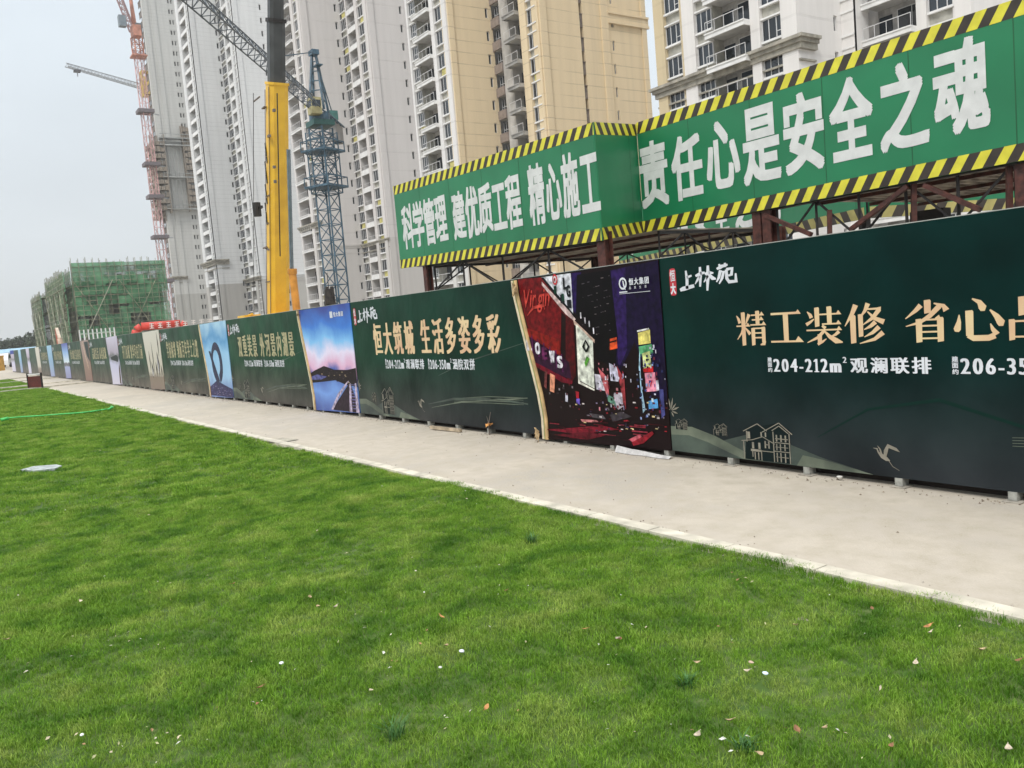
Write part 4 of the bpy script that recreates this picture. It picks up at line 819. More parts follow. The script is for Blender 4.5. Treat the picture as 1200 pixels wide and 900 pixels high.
class Tower:
    def __init__(s, name_label, P, z0, nfl, mats, ztop=None):
        s.P0 = Vector((P.x, P.y, 0)); s.root = empty('apartment_tower', s.P0, 0, name_label, 'apartment tower'); s.z0 = z0; s.n = nfl; s.mats = mats
        s.cur = s.P0.copy(); s.chain = [s.cur.copy()]; s.cache = {}; s.ztop = z0 + nfl * FLH + 1.2
    def part(s, name, me, t, o, z, F, label=None):
        rz = 0 if F else math.pi / 2; p = s.cur + (Vector((t, -o, z)) if F else Vector((o, t, z)))
        ob = put(name, me, s.root, p - s.P0, rz, label); return ob
    def facet(s, kind, end, row, bays):
        """bays: (type, pixel x at row, material key)"""
        F = kind == 'F'
        def tt(x, y):
            d = ray(x, y); u = Vector((d.x, d.y)).normalized()
            return (u.x * (s.cur.y / u.y) - s.cur.x) if F else (u.y * (s.cur.x / u.x) - s.cur.y)
        wall = MB(); TH = 1.5; t0 = 0; zb, zt = -.02, s.ztop
        for bi, (typ, px, mk) in enumerate(bays):
            t1 = tt(px, row); m = s.mats[mk]
            if F and bi == len(bays) - 1: t1 -= .012
            wd = t1 - t0
            if typ == 'wall': wall.box(t0, t1, 0, TH, zb, zt, m)
            elif typ == 'pier': wall.box(t0, t1, -.22, TH, zb, zt, m)
            elif typ in ('win', 'slit'):
                h = 1.75 if typ == 'win' else 1.25; sill = .85 if typ == 'win' else 1.2; rec = .12 if typ == 'win' else .2
                sp_r = .55 if typ == 'win' else 0
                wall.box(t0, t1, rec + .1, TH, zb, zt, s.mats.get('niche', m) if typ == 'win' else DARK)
                wall.box(t0, t1, 0, rec + .09, zb, s.z0 + sill, m)
                for k in range(s.n):
                    z = s.z0 + k * FLH + sill
                    if typ == 'slit': wall.box(t0, t1, 0, rec + .09, z + h, z + FLH, m)
                    else:
                        wall.box(t0, t1, -.08, rec + .09, z + h, z + h + .14, s.mats['trim']); wall.box(t0, t1, -.10, rec + .09, z + FLH - .16, z + FLH, s.mats['trim'])
                key = (typ, round(wd, 2))
                if key not in s.cache:
                    s.cache[key] = (win_mesh(wd - .06, h, s.mats.get('frame', FRAME), split=typ == 'win').mesh('window'), pane_mb(wd - .06, h, GLASS if typ == 'win' else DARK).mesh('pane'))
                wm, pm_ = s.cache[key]
                for k in range(s.n):
                    z = s.z0 + k * FLH + sill
                    if s.mats.get('simple'):
                        if (key, 's') not in s.cache:
                            b = win_mesh(wd - .06, h, s.mats.get('frame', FRAME), split=typ == 'win'); b.box(.05, wd - .11, .0, .03, .05, h - .05, GLASS if typ == 'win' else DARK); s.cache[(key, 's')] = b.mesh('window')
                        s.part('window', s.cache[(key, 's')], t0 + .03, -rec + .02, z, F)
                    else:
                        ob = s.part('window', wm, t0 + .03, -rec + .02, z, F)
                        put('pane', pm_, ob)
                    if typ == 'win' and rnd.random() < s.mats.get('foam', 0): wall.box(t0 + wd * .3, t1 - .01, rec - .1, rec + .095, z + h + .15, z + FLH - .17, FOAM)
            elif typ in ('balc', 'gap'):
                D = 1.45; out = {'balc': s.mats.get('out', .95), 'gap': .0}[typ]
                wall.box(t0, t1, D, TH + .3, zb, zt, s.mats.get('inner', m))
                key = (typ, round(wd, 2))
                if key not in s.cache:
                    b = MB(); g = .02; fas = s.mats.get('fascia', s.mats['trim'])
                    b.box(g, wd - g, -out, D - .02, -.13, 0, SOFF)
                    b.box(0, wd, -out - .06, -out + .08, -.34, .02, fas); b.box(-.02, wd + .02, -out - .14, -out + .09, .02, .13, fas) if out else b.box(0, wd, -.02, .1, .02, .5, fas)
                    if out: b.box(0, .1, -out + .08, .02, -.34, .13, fas); b.box(wd - .1, wd, -out + .08, .02, -.34, .13, fas)
                    dw = wd * .5
                    b.box(wd * .42, wd - .15, D - .06, D - .02, .02, 2.35, GLASS); b.box(wd * .42 - .06, wd * .42, D - .09, D - .02, .02, 2.42, FRAME); b.box(wd - .15, wd - .09, D - .09, D - .02, .02, 2.42, FRAME); b.box(wd * .42, wd - .15, D - .09, D - .02, 2.35, 2.42, FRAME); b.box(wd * .7, wd * .7 + .05, D - .09, D - .02, .02, 2.35, FRAME)
                    b.box(.1, wd * .3, D - .06, D - .02, .6, 2.2, GLASS) if wd > 2.5 else None
                    yo = -out + .02 if out else .04
                    b.box(.03, wd - .03, yo - .02, yo + .02, 1.08, 1.13, FRAME)
                    nb = max(2, int(wd / .9))
                    for i in range(nb + 1): x = .05 + (wd - .1) * i / nb; b.box(x - .02, x + .02, yo - .018, yo + .018, .12, 1.08, FRAME)
                    s.cache[key] = b.mesh('balcony')
                for k in range(s.n):
                    s.part('balcony', s.cache[key], t0, 0, s.z0 + k * FLH, F)
            elif typ == 'rec':
                wall.box(t0, t1, .7, TH, zb, zt, DARK)
                key = ('rec', round(wd, 2))
                if key not in s.cache:
                    b = MB(); b.box(.01, wd - .01, .12, .2, 0, 1.55, s.mats.get('louvre', BROWN)); b.box(.01, wd - .01, .0, .69, 1.55, 1.62, BROWN); s.cache[key] = b.mesh('louvre')
                for k in range(s.n): s.part('louvre', s.cache[key], t0, 0, s.z0 + k * FLH + .7, F)
            elif typ == 'parap':   # small window above a solid parapet
                wall.box(t0, t1, .9, TH, zb, zt, s.mats.get('inner', m))
                key = ('parap', round(wd, 2))
                if key not in s.cache:
                    b = MB(); b.box(0, wd, -.25, .02, -.1, 1.0, LBROWN); b.box(.01, wd - .01, .02, .88, -.1, .02, SOFF); b.box(.05, wd - .05, .5, .53, .02, 2.5, GLASS)
                    for i in range(4): x = .06 + (wd - .14) * i / 3; b.box(x, x + .05, .42, .5, 1.0, 2.5, FRAME)
                    b.box(.06, wd - .03, .41, .5, 1.5, 1.56, FRAME); s.cache[key] = b.mesh('balcony')
                for k in range(s.n): s.part('balcony', s.cache[key], t0, 0, s.z0 + k * FLH, F)
            t0 = t1
        if F: t0 += .012
        ob = put('wall', wall.mesh('wall'), s.root, s.cur - s.P0, 0 if F else math.pi / 2)
        s.cur = s.cur + (Vector((t0, 0, 0)) if F else Vector((0, t0, 0))); s.chain.append(s.cur.copy()); s.last = t0
        return t0
    def close(s, extra=14):
        c = s.chain; y1 = max(p.y for p in c) + extra; pts = [(c[0].x + .02, c[0].y + 1.55)] + [(p.x - 1.55, p.y + 1.55) for p in c[1:-1]] + [(c[-1].x - .02, c[-1].y + .0)] + [(c[-1].x - .02, y1), (c[0].x + .02, y1)]
        pts = [(p[0] - s.P0.x, p[1] - s.P0.y) for p in pts]
        b = MB(); b.prism(pts, 0, s.ztop - .3, s.mats['w']); b.prism([(p[0] * .98, p[1]) for p in pts], s.ztop - .3, s.ztop + .6, CONC); b.build('core', s.root)
    def cornice(s, i, z, m=CORN, h=.7, out=.5, a=0, e=0):
        """stepped moulding along chain segment i"""
        p, q = s.chain[i], s.chain[i + 1]; F = abs(q.x - p.x) > abs(q.y - p.y); Lg = (q - p).length; b = MB()
        for k, (o, z0, z1) in enumerate(((out * .45, -h, -h * .55), (out * .7, -h * .55, -h * .25), (out, -h * .25, 0), (out * .25, -h - .9, -h - .75))):
            b.box(-a - o * (1 if F else 0), Lg + (o if F else 0) + e, -o, .0, z + z0, z + z1, m)
        put('cornice', b.mesh('cornice'), s.root, p - s.P0, 0 if F else math.pi / 2)
W2 = M('facade_trim_white', (0.76, 0.76, 0.75), 0.7, 0.07, 1)
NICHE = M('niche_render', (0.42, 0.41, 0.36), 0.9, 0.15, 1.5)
# nearest tower, right
mw4 = tower_mat('tower_white_near', (0.72, 0.70, 0.68), (0.6, 0.58, 0.55), -1, 2.9, .10, .9); be4 = tower_mat('tower_beige_near', (0.58, 0.48, 0.31), (0.58, 0.48, 0.31), -1, 2.9, .12, .85)
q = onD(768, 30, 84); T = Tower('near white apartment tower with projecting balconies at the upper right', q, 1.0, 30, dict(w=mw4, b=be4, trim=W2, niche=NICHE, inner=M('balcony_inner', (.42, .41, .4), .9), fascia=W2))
T.facet('F', 0, 30, [('pier', 779, 'b'), ('win', 797, 'b'), ('wall', 801, 'b'), ('pier', 815, 'w'), ('win', 834, 'w'), ('balc', 881, 'w'), ('pier', 892, 'w'), ('win', 917, 'w'), ('pier', 936, 'w')])
T.facet('W', 0, 30, [('wall', 977, 'w'), ('slit', 981, 'w'), ('wall', 986, 'w')])
T.facet('F', 0, 30, [('win', 1001, 'w'), ('wall', 1003.5, 'w')]); T.facet('W', 0, 30, [('wall', 1018, 'w')])
T.facet('F', 0, 10, [('balc', 1075, 'w'), ('pier', 1087, 'w'), ('win', 1120, 'w'), ('pier', 1140, 'w')]); T.facet('W', 0, 10, [('wall', 1210, 'w')]); T.close()
T.cornice(0, 21.6, h=1.0, out=.75); T.cornice(1, 21.6, h=1.0, out=.75, e=-3.8)
# beige tower
w3 = tower_mat('tower_white_b', (0.70, 0.69, 0.68), (0.62, 0.61, 0.59), 15.0, 2.9, .10, .88); b3 = tower_mat('tower_beige', (0.70, 0.575, 0.385), (0.70, 0.575, 0.385), -1, 1.45, .10, .74); g3 = M('raw_grey_wall', (.47, .455, .43), .9, .15, .6)
q = onD(477, 20, 118); T = Tower('beige and white apartment tower in the middle, beige end walls with thin joint lines', q, .6, 32, dict(w=w3, foam=.3, b=b3, g=g3, trim=W2, niche=NICHE, inner=g3, fascia=W2, out=.6))
T.facet('F', 0, 20, [('pier', 479, 'w'), ('win', 486, 'w'), ('balc', 505, 'w'), ('pier', 509, 'w'), ('win', 519, 'w'), ('pier', 524, 'w')])
T.facet('W', 0, 30, [('pier', 531, 'b'), ('wall', 569.5, 'b'), ('slit', 573, 'b'), ('wall', 577, 'b')])
T.mats['fascia'] = CONC; T.mats['out'] = .9; T.cache = {}
T.facet('F', 0, 30, [('parap', 586, 'b'), ('wall', 596, 'g'), ('balc', 610.5, 'b'), ('pier', 618, 'b'), ('win', 630, 'b'), ('pier', 632.5, 'b')])
T.facet('W', 0, 30, [('pier', 640, 'b'), ('wall', 679.5, 'b'), ('rec', 683.5, 'b'), ('wall', 704, 'b'), ('pier', 712, 'b'), ('wall', 716.5, 'b'), ('slit', 719, 'b'), ('wall', 751, 'b'), ('pier', 756, 'b')]); T.close(.02)
b = MB(); p = T.chain[3]
yy = (T.chain[4].y - p.y); 
for (o, z0, z1) in ((.35, 0, .25), (.2, -.9, 0), (.35, -1.2, -.9)): b.box(yy * .62, yy + .4, -o, 0, 38.2 + z0, 38.2 + z1, b3)
put('cornice', b.mesh('cornice'), T.root, p - T.P0, math.pi / 2)
T.cornice(0, 16.5, h=.5, out=.35)
# pinkish white tower with square loggias
w2 = tower_mat('tower_pinkish', (0.62, 0.595, 0.58), (0.55, 0.53, 0.51), 15.5, 2.9, .08, .93)
q = onD(330, 45, 155); T = Tower('greyish white apartment tower behind the blue crane, with stacks of square balconies', q, .8, 33, dict(w=w2, foam=.45, trim=W2, niche=NICHE, inner=M('loggia_inner', (.40, .39, .38), .9), fascia=W2, simple=1, out=.45))
T.facet('F', 0, 45, [('pier', 332, 'w'), ('balc', 344, 'w'), ('pier', 347, 'w'), ('win', 352, 'w'), ('pier', 354.5, 'w')]); T.facet('W', 0, 45, [('pier', 362, 'w'), ('wall', 394.5, 'w'), ('slit', 397.5, 'w'), ('wall', 401, 'w')])
T.facet('F', 0, 45, [('win', 407, 'w'), ('wall', 408.5, 'w'), ('gap', 419, 'w'), ('pier', 422, 'w'), ('win', 429.5, 'w'), ('pier', 433, 'w')]); T.facet('W', 0, 45, [('pier', 440, 'w'), ('wall', 470.5, 'w'), ('slit', 473.5, 'w'), ('wall', 481, 'w')]); T.close(8)
T.cornice(0, 19.6, h=.9, out=.6); T.cornice(2, 15.4, h=.6, out=.4); T.cornice(1, 15.4, h=.5, out=.15, m=w2)
# white tower with joint lines, left of the boom
w1 = tower_mat('tower_white_lined', (0.66, 0.67, 0.67), (0.44, 0.43, 0.405), 14.0, .97, .10, .80)
q = onD(212, 65, 221); T = Tower('tall white lined apartment tower between the yellow boom and the scaffolded tower', q, .5, 34, dict(w=w1, trim=W2, niche=NICHE, inner=M('loggia_inner_b', (.36, .36, .36), .9), fascia=W2, simple=1))
T.facet('F', 0, 65, [('pier', 215, 'w'), ('gap', 221.5, 'w'), ('wall', 223.5, 'w'), ('win', 225.4, 'w'), ('wall', 226.6, 'w')]); T.facet('W', 0, 65, [('pier', 232, 'w'), ('wall', 255.2, 'w'), ('slit', 257.8, 'w'), ('wall', 259, 'w')])
T.facet('F', 0, 65, [('win', 264, 'w'), ('wall', 265.5, 'w'), ('gap', 271.5, 'w'), ('pier', 274, 'w'), ('win', 276.5, 'w'), ('wall', 277.5, 'w')]); T.facet('W', 0, 65, [('pier', 283, 'w'), ('wall', 309, 'w'), ('slit', 311.5, 'w'), ('wall', 340, 'w')]); T.close(10)
T.cornice(0, 19.8, h=1.2, out=.9); T.cornice(1, 19.8, h=1.2, out=.9, e=-3.5); T.cornice(2, 14.8, h=.9, out=.7); T.cornice(3, 14.8, h=.6, out=.3, m=w1)
# farthest tower with climbing scaffold
w0 = tower_mat('tower_grey_beige', (0.50, 0.50, 0.48), (0.40, 0.395, 0.37), 15, .97, .12, .82)
BAND = M('ochre_wall_patch', (.55, .44, .22), .9, .2, .3)
q = onD(168, 65, 270); T = Tower('farthest grey tower at the left with brown scaffold strips hanging on its sides', q, .5, 34, dict(w=w0, trim=CONC, niche=CONC, inner=CONC, fascia=CONC, frame=CONC, simple=1))
T.facet('F', 0, 65, [('rec', 172.5, 'w'), ('pier', 174, 'w')]); T.facet('W', 0, 65, [('pier', 179, 'w'), ('wall', 183, 'w'), ('pier', 188.5, 'w'), ('wall', 203, 'w'), ('slit', 205, 'w'), ('wall', 206.5, 'w'), ('slit', 209, 'w'), ('wall', 211, 'w')]); T.close(14)
T.cornice(0, 20.2, h=1, out=.8); T.cornice(1, 20.2, h=1, out=.8, e=-5)
SCB = noisy_mat('scaffold_boards', [(.24, .20, .16), (.16, .14, .12), (.30, .26, .21)], [.8, 2.5])
SCG = M('scaffold_net_grey', (.33, .34, .33), .9, .2, .8)
zs0 = onD(190, 250, 270).z; zs1 = onD(200, 172, 272).z; c0, c1, c2 = T.chain[0], T.chain[1], T.chain[2]; ln_ = c2.y - c1.y
def scaf(x0, x1, y0, y1, z0, z1, m=SCB, name='scaffold'):
    b = MB(); z = z0
    while z < z1:
        b.box(x0, x1, y0, y1, z, z + .12, m)
        for i in range(4):
            for j in range(3):
                if (i * 7 + j * 3 + int(z)) % 3: b.box(x0 + (x1 - x0) * i / 4, x0 + (x1 - x0) * (i + .9) / 4, y0 + (y1 - y0) * j / 3 + .05, y0 + (y1 - y0) * (j + .9) / 3, z + .13, z + .9 + rnd.random() * .7, m)
        z += 1.8
    for (x, y) in ((x0, y0), (x1, y0), (x1, y1), (x0, y1)): b.bar((x, y, z0 - 1), (x, y, z1 + 1.5), .1, m)
    o = b.build(name, T.root); o.matrix_parent_inverse = Matrix.Translation(-T.P0); return o
scaf(c1.x + .3, c1.x + 2.0, c1.y - 2.2, c1.y + 1.0, zs0, zs1); scaf(c0.x - 1, c1.x, c1.y - 2.4, c1.y - .4, zs0 - 2, zs1)
scaf(c2.x + .3, c2.x + 1.8, c2.y - 2.4, c2.y + .6, zs0 + .5, zs1 + 3)
b = MB()
for z in (zs0, zs0 + 9, zs0 + 20, zs1 - 1.5): b.box(c1.x + .25, c1.x + 1.9, c1.y, c2.y, z, z + .35, SCG); b.bar((c1.x + 1.9, c1.y, z + 1.2), (c1.x + 1.9, c2.y, z + 1.2), .08, SCG)
for i in range(9): y = c1.y + ln_ * i / 8; b.bar((c1.x + 1.6, y, zs0), (c1.x + 1.6, y, zs1 - 1), .05, SCG)
o = b.build('work_platform', T.root); o.matrix_parent_inverse = Matrix.Translation(-T.P0)

# ================================================================== CRANES
def lattice(b, P, w_, z0, z1, sec, m, r=.06, twist=0, rings=True):
    h = w_ / 2; c, s_ = math.cos(twist), math.sin(twist)
    cs = [Vector((P.x + c * x * h - s_ * y * h, P.y + s_ * x * h + c * y * h, 0)) for x, y in ((-1, -1), (1, -1), (1, 1), (-1, 1))]
    for q in cs: b.bar(q + Vector((0, 0, z0)), q + Vector((0, 0, z1)), r, m)
    z = z0; k = 0
    while z < z1 - .1:
        zz = min(z + sec, z1)
        for i in range(4):
            a, c_ = cs[i], cs[(i + 1) % 4]
            b.bar(a + Vector((0, 0, z)), c_ + Vector((0, 0, z)), r * .6, m)
            if k % 2: a, c_ = c_, a
            b.bar(a + Vector((0, 0, z)), c_ + Vector((0, 0, zz)), r * .55, m)
        z = zz; k += 1
def jib(b, p, q, w0, h0, w1, h1, n, m, r=.05, down=False):
    """triangular truss: two bottom chords and one top chord"""
    p, q = Vector(p), Vector(q); d = (q - p).normalized(); sd = d.cross(Vector((0, 0, 1))).normalized(); up = sd.cross(d)
    def ring(t): c = p.lerp(q, t); w_ = w0 + (w1 - w0) * t; h = h0 + (h1 - h0) * t; return c + sd * w_ / 2, c - sd * w_ / 2, c + up * h
    R_ = [ring(i / n) for i in range(n + 1)]
    for i in range(3): b.bar(R_[0][i], R_[-1][i], r, m)
    for i in range(n):
        a, c = R_[i], R_[i + 1]
        b.bar(a[0], a[1], r * .6, m); b.bar(a[0], c[1], r * .5, m)
        mid = (a[2] + c[2]) / 2
        for j in (0, 1): b.bar(a[j], mid, r * .6, m); b.bar(mid, c[j], r * .6, m)
def cpart(fn, name, root, label=None):
    b = MB(); fn(b); o = b.build(name, root, label=label); o.matrix_parent_inverse = Matrix.Translation(-root.location); return o
# blue tower crane
P = onD(393, 320, 85); P.z = 0; zj = 22.4
bc = empty('tower_crane', P, 0, 'blue lattice tower crane with short yellow cab standing before the greyish white tower', 'tower crane')
tw = R(28)
cpart(lambda b: lattice(b, P, 1.55, .0, zj - 1.6, 1.45, BLUEST, .062, tw), 'mast', bc)
def ring_platform(b, P, z, r, m, w_=.45, tw=0):
    for i in range(4):
        a0 = tw + i * math.pi / 2; c0_, s0 = math.cos(a0), math.sin(a0)
        A = Vector((P.x + (c0_ - s0) * r, P.y + (s0 + c0_) * r, z)); B = Vector((P.x + (-s0 - c0_) * r, P.y + (c0_ - s0) * r, z))
        b.bar(A, B, .09, m); b.bar(A + Vector((0, 0, .9)), B + Vector((0, 0, .9)), .04, m); b.bar(A, A + Vector((0, 0, .9)), .04, m)
    b.box(P.x - r * .9, P.x + r * .9, P.y - r * .9, P.y + r * .9, z - .12, z, m)
for z in (15.2, 18.6): cpart(lambda b: ring_platform(b, P, z, 1.45, BLUEST, tw=tw), 'platform', bc)
cpart(lambda b: (lattice(b, P, 2.1, 14.6, zj - 2.0, 1.7, BLUEST, .05, tw)), 'climbing_frame', bc)
JV = (onZ(218, -5, zj) - Vector((P.x, P.y, zj))).normalized(); Pj = Vector((P.x, P.y, zj))
cpart(lambda b: (b.box(P.x - 1.05, P.x + 1.05, P.y - 1.05, P.y + 1.05, zj - 1.45, zj - .95, M('slewing_green', (.02, .09, .08), .5)), b.prism([(P.x + 1.0 * math.cos(t * .6), P.y + 1.0 * math.sin(t * .6)) for t in range(10)], zj - .9, zj - .3, BLUEST)), 'slewing_ring', bc)
cpart(lambda b: jib(b, Pj + JV * 1.0, Pj + JV * 38, 1.1, 1.05, 1.0, .95, 26, M('jib_grey_blue', (.08, .10, .12), .5, .2), .038), 'jib', bc)
top = Pj - JV * .2 + Vector((0, 0, 5.6))
def apex(b):
    sd_ = JV.cross(Vector((0, 0, 1))).normalized()
    for s_ in (-.7, .7):
        b.bar(Pj + sd_ * s_ + JV * .8, top + sd_ * s_ * .25, .09, BLUEST); b.bar(Pj + sd_ * s_ - JV * .9, top + sd_ * s_ * .25, .09, BLUEST)
        for k in range(1, 6): t = k / 6; b.bar((Pj + sd_ * s_ + JV * .8).lerp(top + sd_ * s_ * .25, t), (Pj + sd_ * s_ - JV * .9).lerp(top + sd_ * s_ * .25, t), .045, BLUEST)
    for k in range(1, 6): t = k / 6; b.bar((Pj + sd_ * .7 + JV * .8).lerp(top, t), (Pj - sd_ * .7 + JV * .8).lerp(top, t), .045, BLUEST)
    b.box(top.x - .5, top.x + .5, top.y - .35, top.y + .35, top.z - .3, top.z + .15, BLUEST)
    b.box(top.x + .1, top.x + 1.2, top.y - .3, top.y + .3, top.z - 1.5, top.z - 1.4, BLUEST)
cpart(apex, 'tower_head', bc)
cpart(lambda b: (b.bar(top, Pj + JV * 14 + Vector((0, 0, 1)), .045, BLUEST), b.bar(top, Pj - JV * 6.5 + Vector((0, 0, .2)), .045, BLUEST)), 'tie_rod', bc)
cpart(lambda b: (jib(b, Pj - JV * .8, Pj - JV * 7.5, 1.3, .5, 1.3, .5, 6, BLUEST, .06)), 'counter_jib', bc)
def blk(b):
    sd_ = JV.cross(Vector((0, 0, 1))).normalized()
    for k in range(4): c = Pj - JV * (5.6 + k * .5); b.bar(c + Vector((0, 0, -1.7)), c + Vector((0, 0, .3)), .42, M('ballast_concrete', (.30, .29, .28), .9, .1, 1))
    c = Pj - JV * 5.2; b.box(c.x - .5, c.x + .4, c.y - .5, c.y + .5, zj + .3, zj + 1.2, M('winch_green', (.06, .18, .16), .6))
cpart(blk, 'counterweight', bc)
def cab(b, P_=P, z=zj - .6, s_=.72, m=M('cab_yellow', (.42, .38, .20), .6, .15, 2)):
    x, y = P_.x + 1.5 * s_, P_.y - 1.2 * s_
    b.box(x - .75 * s_, x + .75 * s_, y - .7 * s_, y + .7 * s_, z, z + .9 * s_, m); b.box(x - .75 * s_, x + .75 * s_, y - .7 * s_, y + .7 * s_, z + 1.75 * s_, z + 2.1 * s_, m)
    for dx in (-.75, .66):
        for dy in (-.7, .61): b.box(x + dx * s_, x + (dx + .09) * s_, y + dy * s_, y + (dy + .09) * s_, z + .9 * s_, z + 1.75 * s_, m)
    b.box(x - .7 * s_, x + .7 * s_, y - .65 * s_, y + .65 * s_, z + .9 * s_, z + 1.75 * s_, GLASS)
cpart(cab, 'cab', bc)
# dark bundle hanging on the mast near its foot
q = onD(386, 347, 83)
b = MB(); BUN = M('dark_sheeting', (.035, .028, .022), .9, .4, 3)
for i in range(9): a = i * .7; b.bar((.35 * math.cos(a), .3 * math.sin(a), -.95 + .1 * (i % 3)), (.3 * math.cos(a + .5), .3 * math.sin(a + .5), .7 + .2 * math.sin(i * 2)), .26, BUN, 5, .18)
b.bar((0, 0, .8), (0, 0, 2.2), .03, BLACKST); b.bar((-.6, 0, -1.0), (.6, .1, -.9), .12, BUN)
b.bar((0, 0, -6.8), (0, 0, -1.0), .08, BLACKST)
tag(b.build('sheeted_hopper', None, q), 'dark sheeted hopper on a pole beside the foot of the blue crane mast', 'hopper')

# red luffing crane
P = onD(190, 300, 200); P.z = 0; zt = onD(157, 45, 200).z
rc = empty('tower_crane', P, 0, 'pink and red lattice luffing crane rising beside the farthest tower', 'tower crane')
cpart(lambda b: lattice(b, P, 1.4, 0, zt - 2.5, 2.4, REDST, .068, .2), 'mast', rc)
for (px, py) in ((166, 133), (173, 195), (178, 233), (186, 280), (194, 331)):
    z = onD(px, py, 200).z
    def f(b): b.box(P.x - 1.6, P.x + 1.6, P.y - 1.6, P.y + 1.6, z, z + .7, M('tie_frame_grey', (.16, .14, .15), .7)); b.bar((P.x, P.y, z + .3), (P.x - 3, P.y + 3.4, z + .6), .08, GREYST)
    cpart(f, 'tie_frame', rc)
cpart(lambda b: (lattice(b, P, 1.7, zt - 3.6, zt + .2, 1.3, REDOR, .10, .2), b.prism([(P.x - .9, P.y - .9), (P.x + 1.6, P.y - .8), (P.x + 1.6, P.y + .8), (P.x - .9, P.y + .9)], zt + .2, zt + 2.4, REDOR), b.box(P.x - 1.5, P.x + 1.5, P.y - 1.5, P.y + 1.5, zt - 3.9, zt - 3.6, REDOR)), 'slewing_platform', rc)
cpart(lambda b: b.bar((P.x - .4, P.y, zt + 2.4), (P.x - .6, P.y - .2, zt + 11), .35, REDOR, 4, .2), 'mast_head', rc)
jt = onD(122, -45, 196)
cpart(lambda b: jib(b, (P.x - .6, P.y - .6, zt + 1.5), jt, 1.2, 1.2, 1.0, 1.0, 12, M('jib_pink', (.42, .28, .28), .6), .11), 'jib', rc)
q_ = onD(143, 25, 198); cpart(lambda b: b.box(q_.x - .7, q_.x + .7, q_.y - .7, q_.y + .7, q_.z - 1.1, q_.z + 1.1, M('cab_grey', (.2, .24, .27), .5)), 'cab', rc)
q2 = onD(162, 33, 200); cpart(lambda b: b.box(q2.x - .6, q2.x + .9, q2.y - .6, q2.y + .6, q2.z - 1.0, q2.z + .8, M('winch_grey', (.15, .16, .17), .6)), 'winch', rc)

# pale crane behind, long horizontal jib
P = onD(177, 105, 300); P.z = 0; zt = 82.5
gc = empty('tower_crane', P, 0, 'distant pale grey crane whose long jib reaches left over the sky', 'tower crane')
cpart(lambda b: lattice(b, P, 1.8, 0, zt, 3, GREYST, .12), 'mast', gc)
a_ = onZ(170, 105, 83); c_ = onZ(78, 78, 83)
cpart(lambda b: jib(b, a_, c_, 1.4, 1.5, 1.1, 1.0, 24, GREYST, .10), 'jib', gc)
t_ = a_.lerp(c_, .88); cpart(lambda b: (b.box(t_.x - .9, t_.x + .9, t_.y - .9, t_.y + .9, t_.z - .7, t_.z - .2, M('trolley_dark', (.1, .1, .11), .7)), b.bar((t_.x, t_.y, t_.z - .7), (t_.x, t_.y, t_.z - 2), .1, GREYST)), 'trolley', gc)
OCH = M('crane_ochre', (.55, .38, .10), .6, .2, 1)
q3 = onD(171, 100, 298)
def f(b):
    for dx in (-1.0, 1.0):
        for dy in (-1.0, 1.0): b.bar((q3.x + dx, q3.y + dy, q3.z - 3.6), (q3.x + dx, q3.y + dy, q3.z + 4.2), .28, OCH)
    for k in range(5): z = q3.z - 3.6 + k * 1.9; b.box(q3.x - 1.2, q3.x + 1.2, q3.y - 1.2, q3.y + 1.2, z, z + .35, OCH)
    b.box(q3.x - .2, q3.x + 1.5, q3.y - 1.3, q3.y + 1, q3.z - 3, q3.z + 2.4, OCH)
cpart(f, 'climbing_cage', gc)

# yellow telescopic mobile crane
YM = 15.0; yl = lambda x, y: onY(x, y, YM)
base = yl(324, 395); base.z = 0
mc = empty('mobile_crane', base, 0, 'big yellow telescopic crane boom with dark upper section standing behind the fence', 'mobile crane')
pa, pb_, pc = yl(325, 372), yl(323, 98), yl(321.5, -60)
DKB = M('boom_dark_grey', (0.055, 0.06, 0.062), .5, .15, 1.5); HOSE = M('hose_black', (.01, .01, .01), .6)
def boomsec(b, p, q, w0, w1, m, bev=.22):
    d = (q - p).normalized(); X = Vector((d.z, 0, -d.x)).normalized(); Yv = d.cross(X).normalized()
    if Yv.y < 0: Yv = -Yv
    i0 = len(b.v); k = b.mi(m); n = 8
    for (c, w_) in ((p, w0), (q, w1)):
        h = w_ / 2; e = h * (1 - bev * 2)
        for (x, y) in ((-e, -h), (e, -h), (h, -e), (h, e * 1.3), (e, h * 1.3), (-e, h * 1.3), (-h, e * 1.3), (-h, -e)): b.v.append(tuple(c + X * x + Yv * y))
    for i in range(n): j = (i + 1) % n; b.f.append((i0 + i, i0 + j, i0 + n + j, i0 + n + i)); b.m.append(k)
    b.f.append(tuple(i0 + i for i in reversed(range(n)))); b.m.append(k); b.f.append(tuple(i0 + n + i for i in range(n))); b.m.append(k)
dn = (pb_ - pa).normalized(); foot = pa - dn * 2.6
mc_w = .90
cpart(lambda b: boomsec(b, foot, pb_, mc_w, .82, YEL), 'boom_section', mc)
cpart(lambda b: boomsec(b, pb_ - dn * .5, yl(322, 24), .66, .66, DKB), 'boom_section', mc, 'dark grey middle boom section')
cpart(lambda b: boomsec(b, yl(322, 28), pc, .58, .58, DKB), 'boom_section', mc, 'dark grey upper boom section')
def coll(t, w_, h=.16, m=BLACKST):
    p = t; cpart(lambda b: boomsec(b, p - dn * h / 2, p + dn * h / 2, w_, w_, m), 'collar', mc)
coll(yl(322, 24), .76); coll(pb_, .90, .12, YEL); coll(yl(323, 291), .95, .10, BROWN)
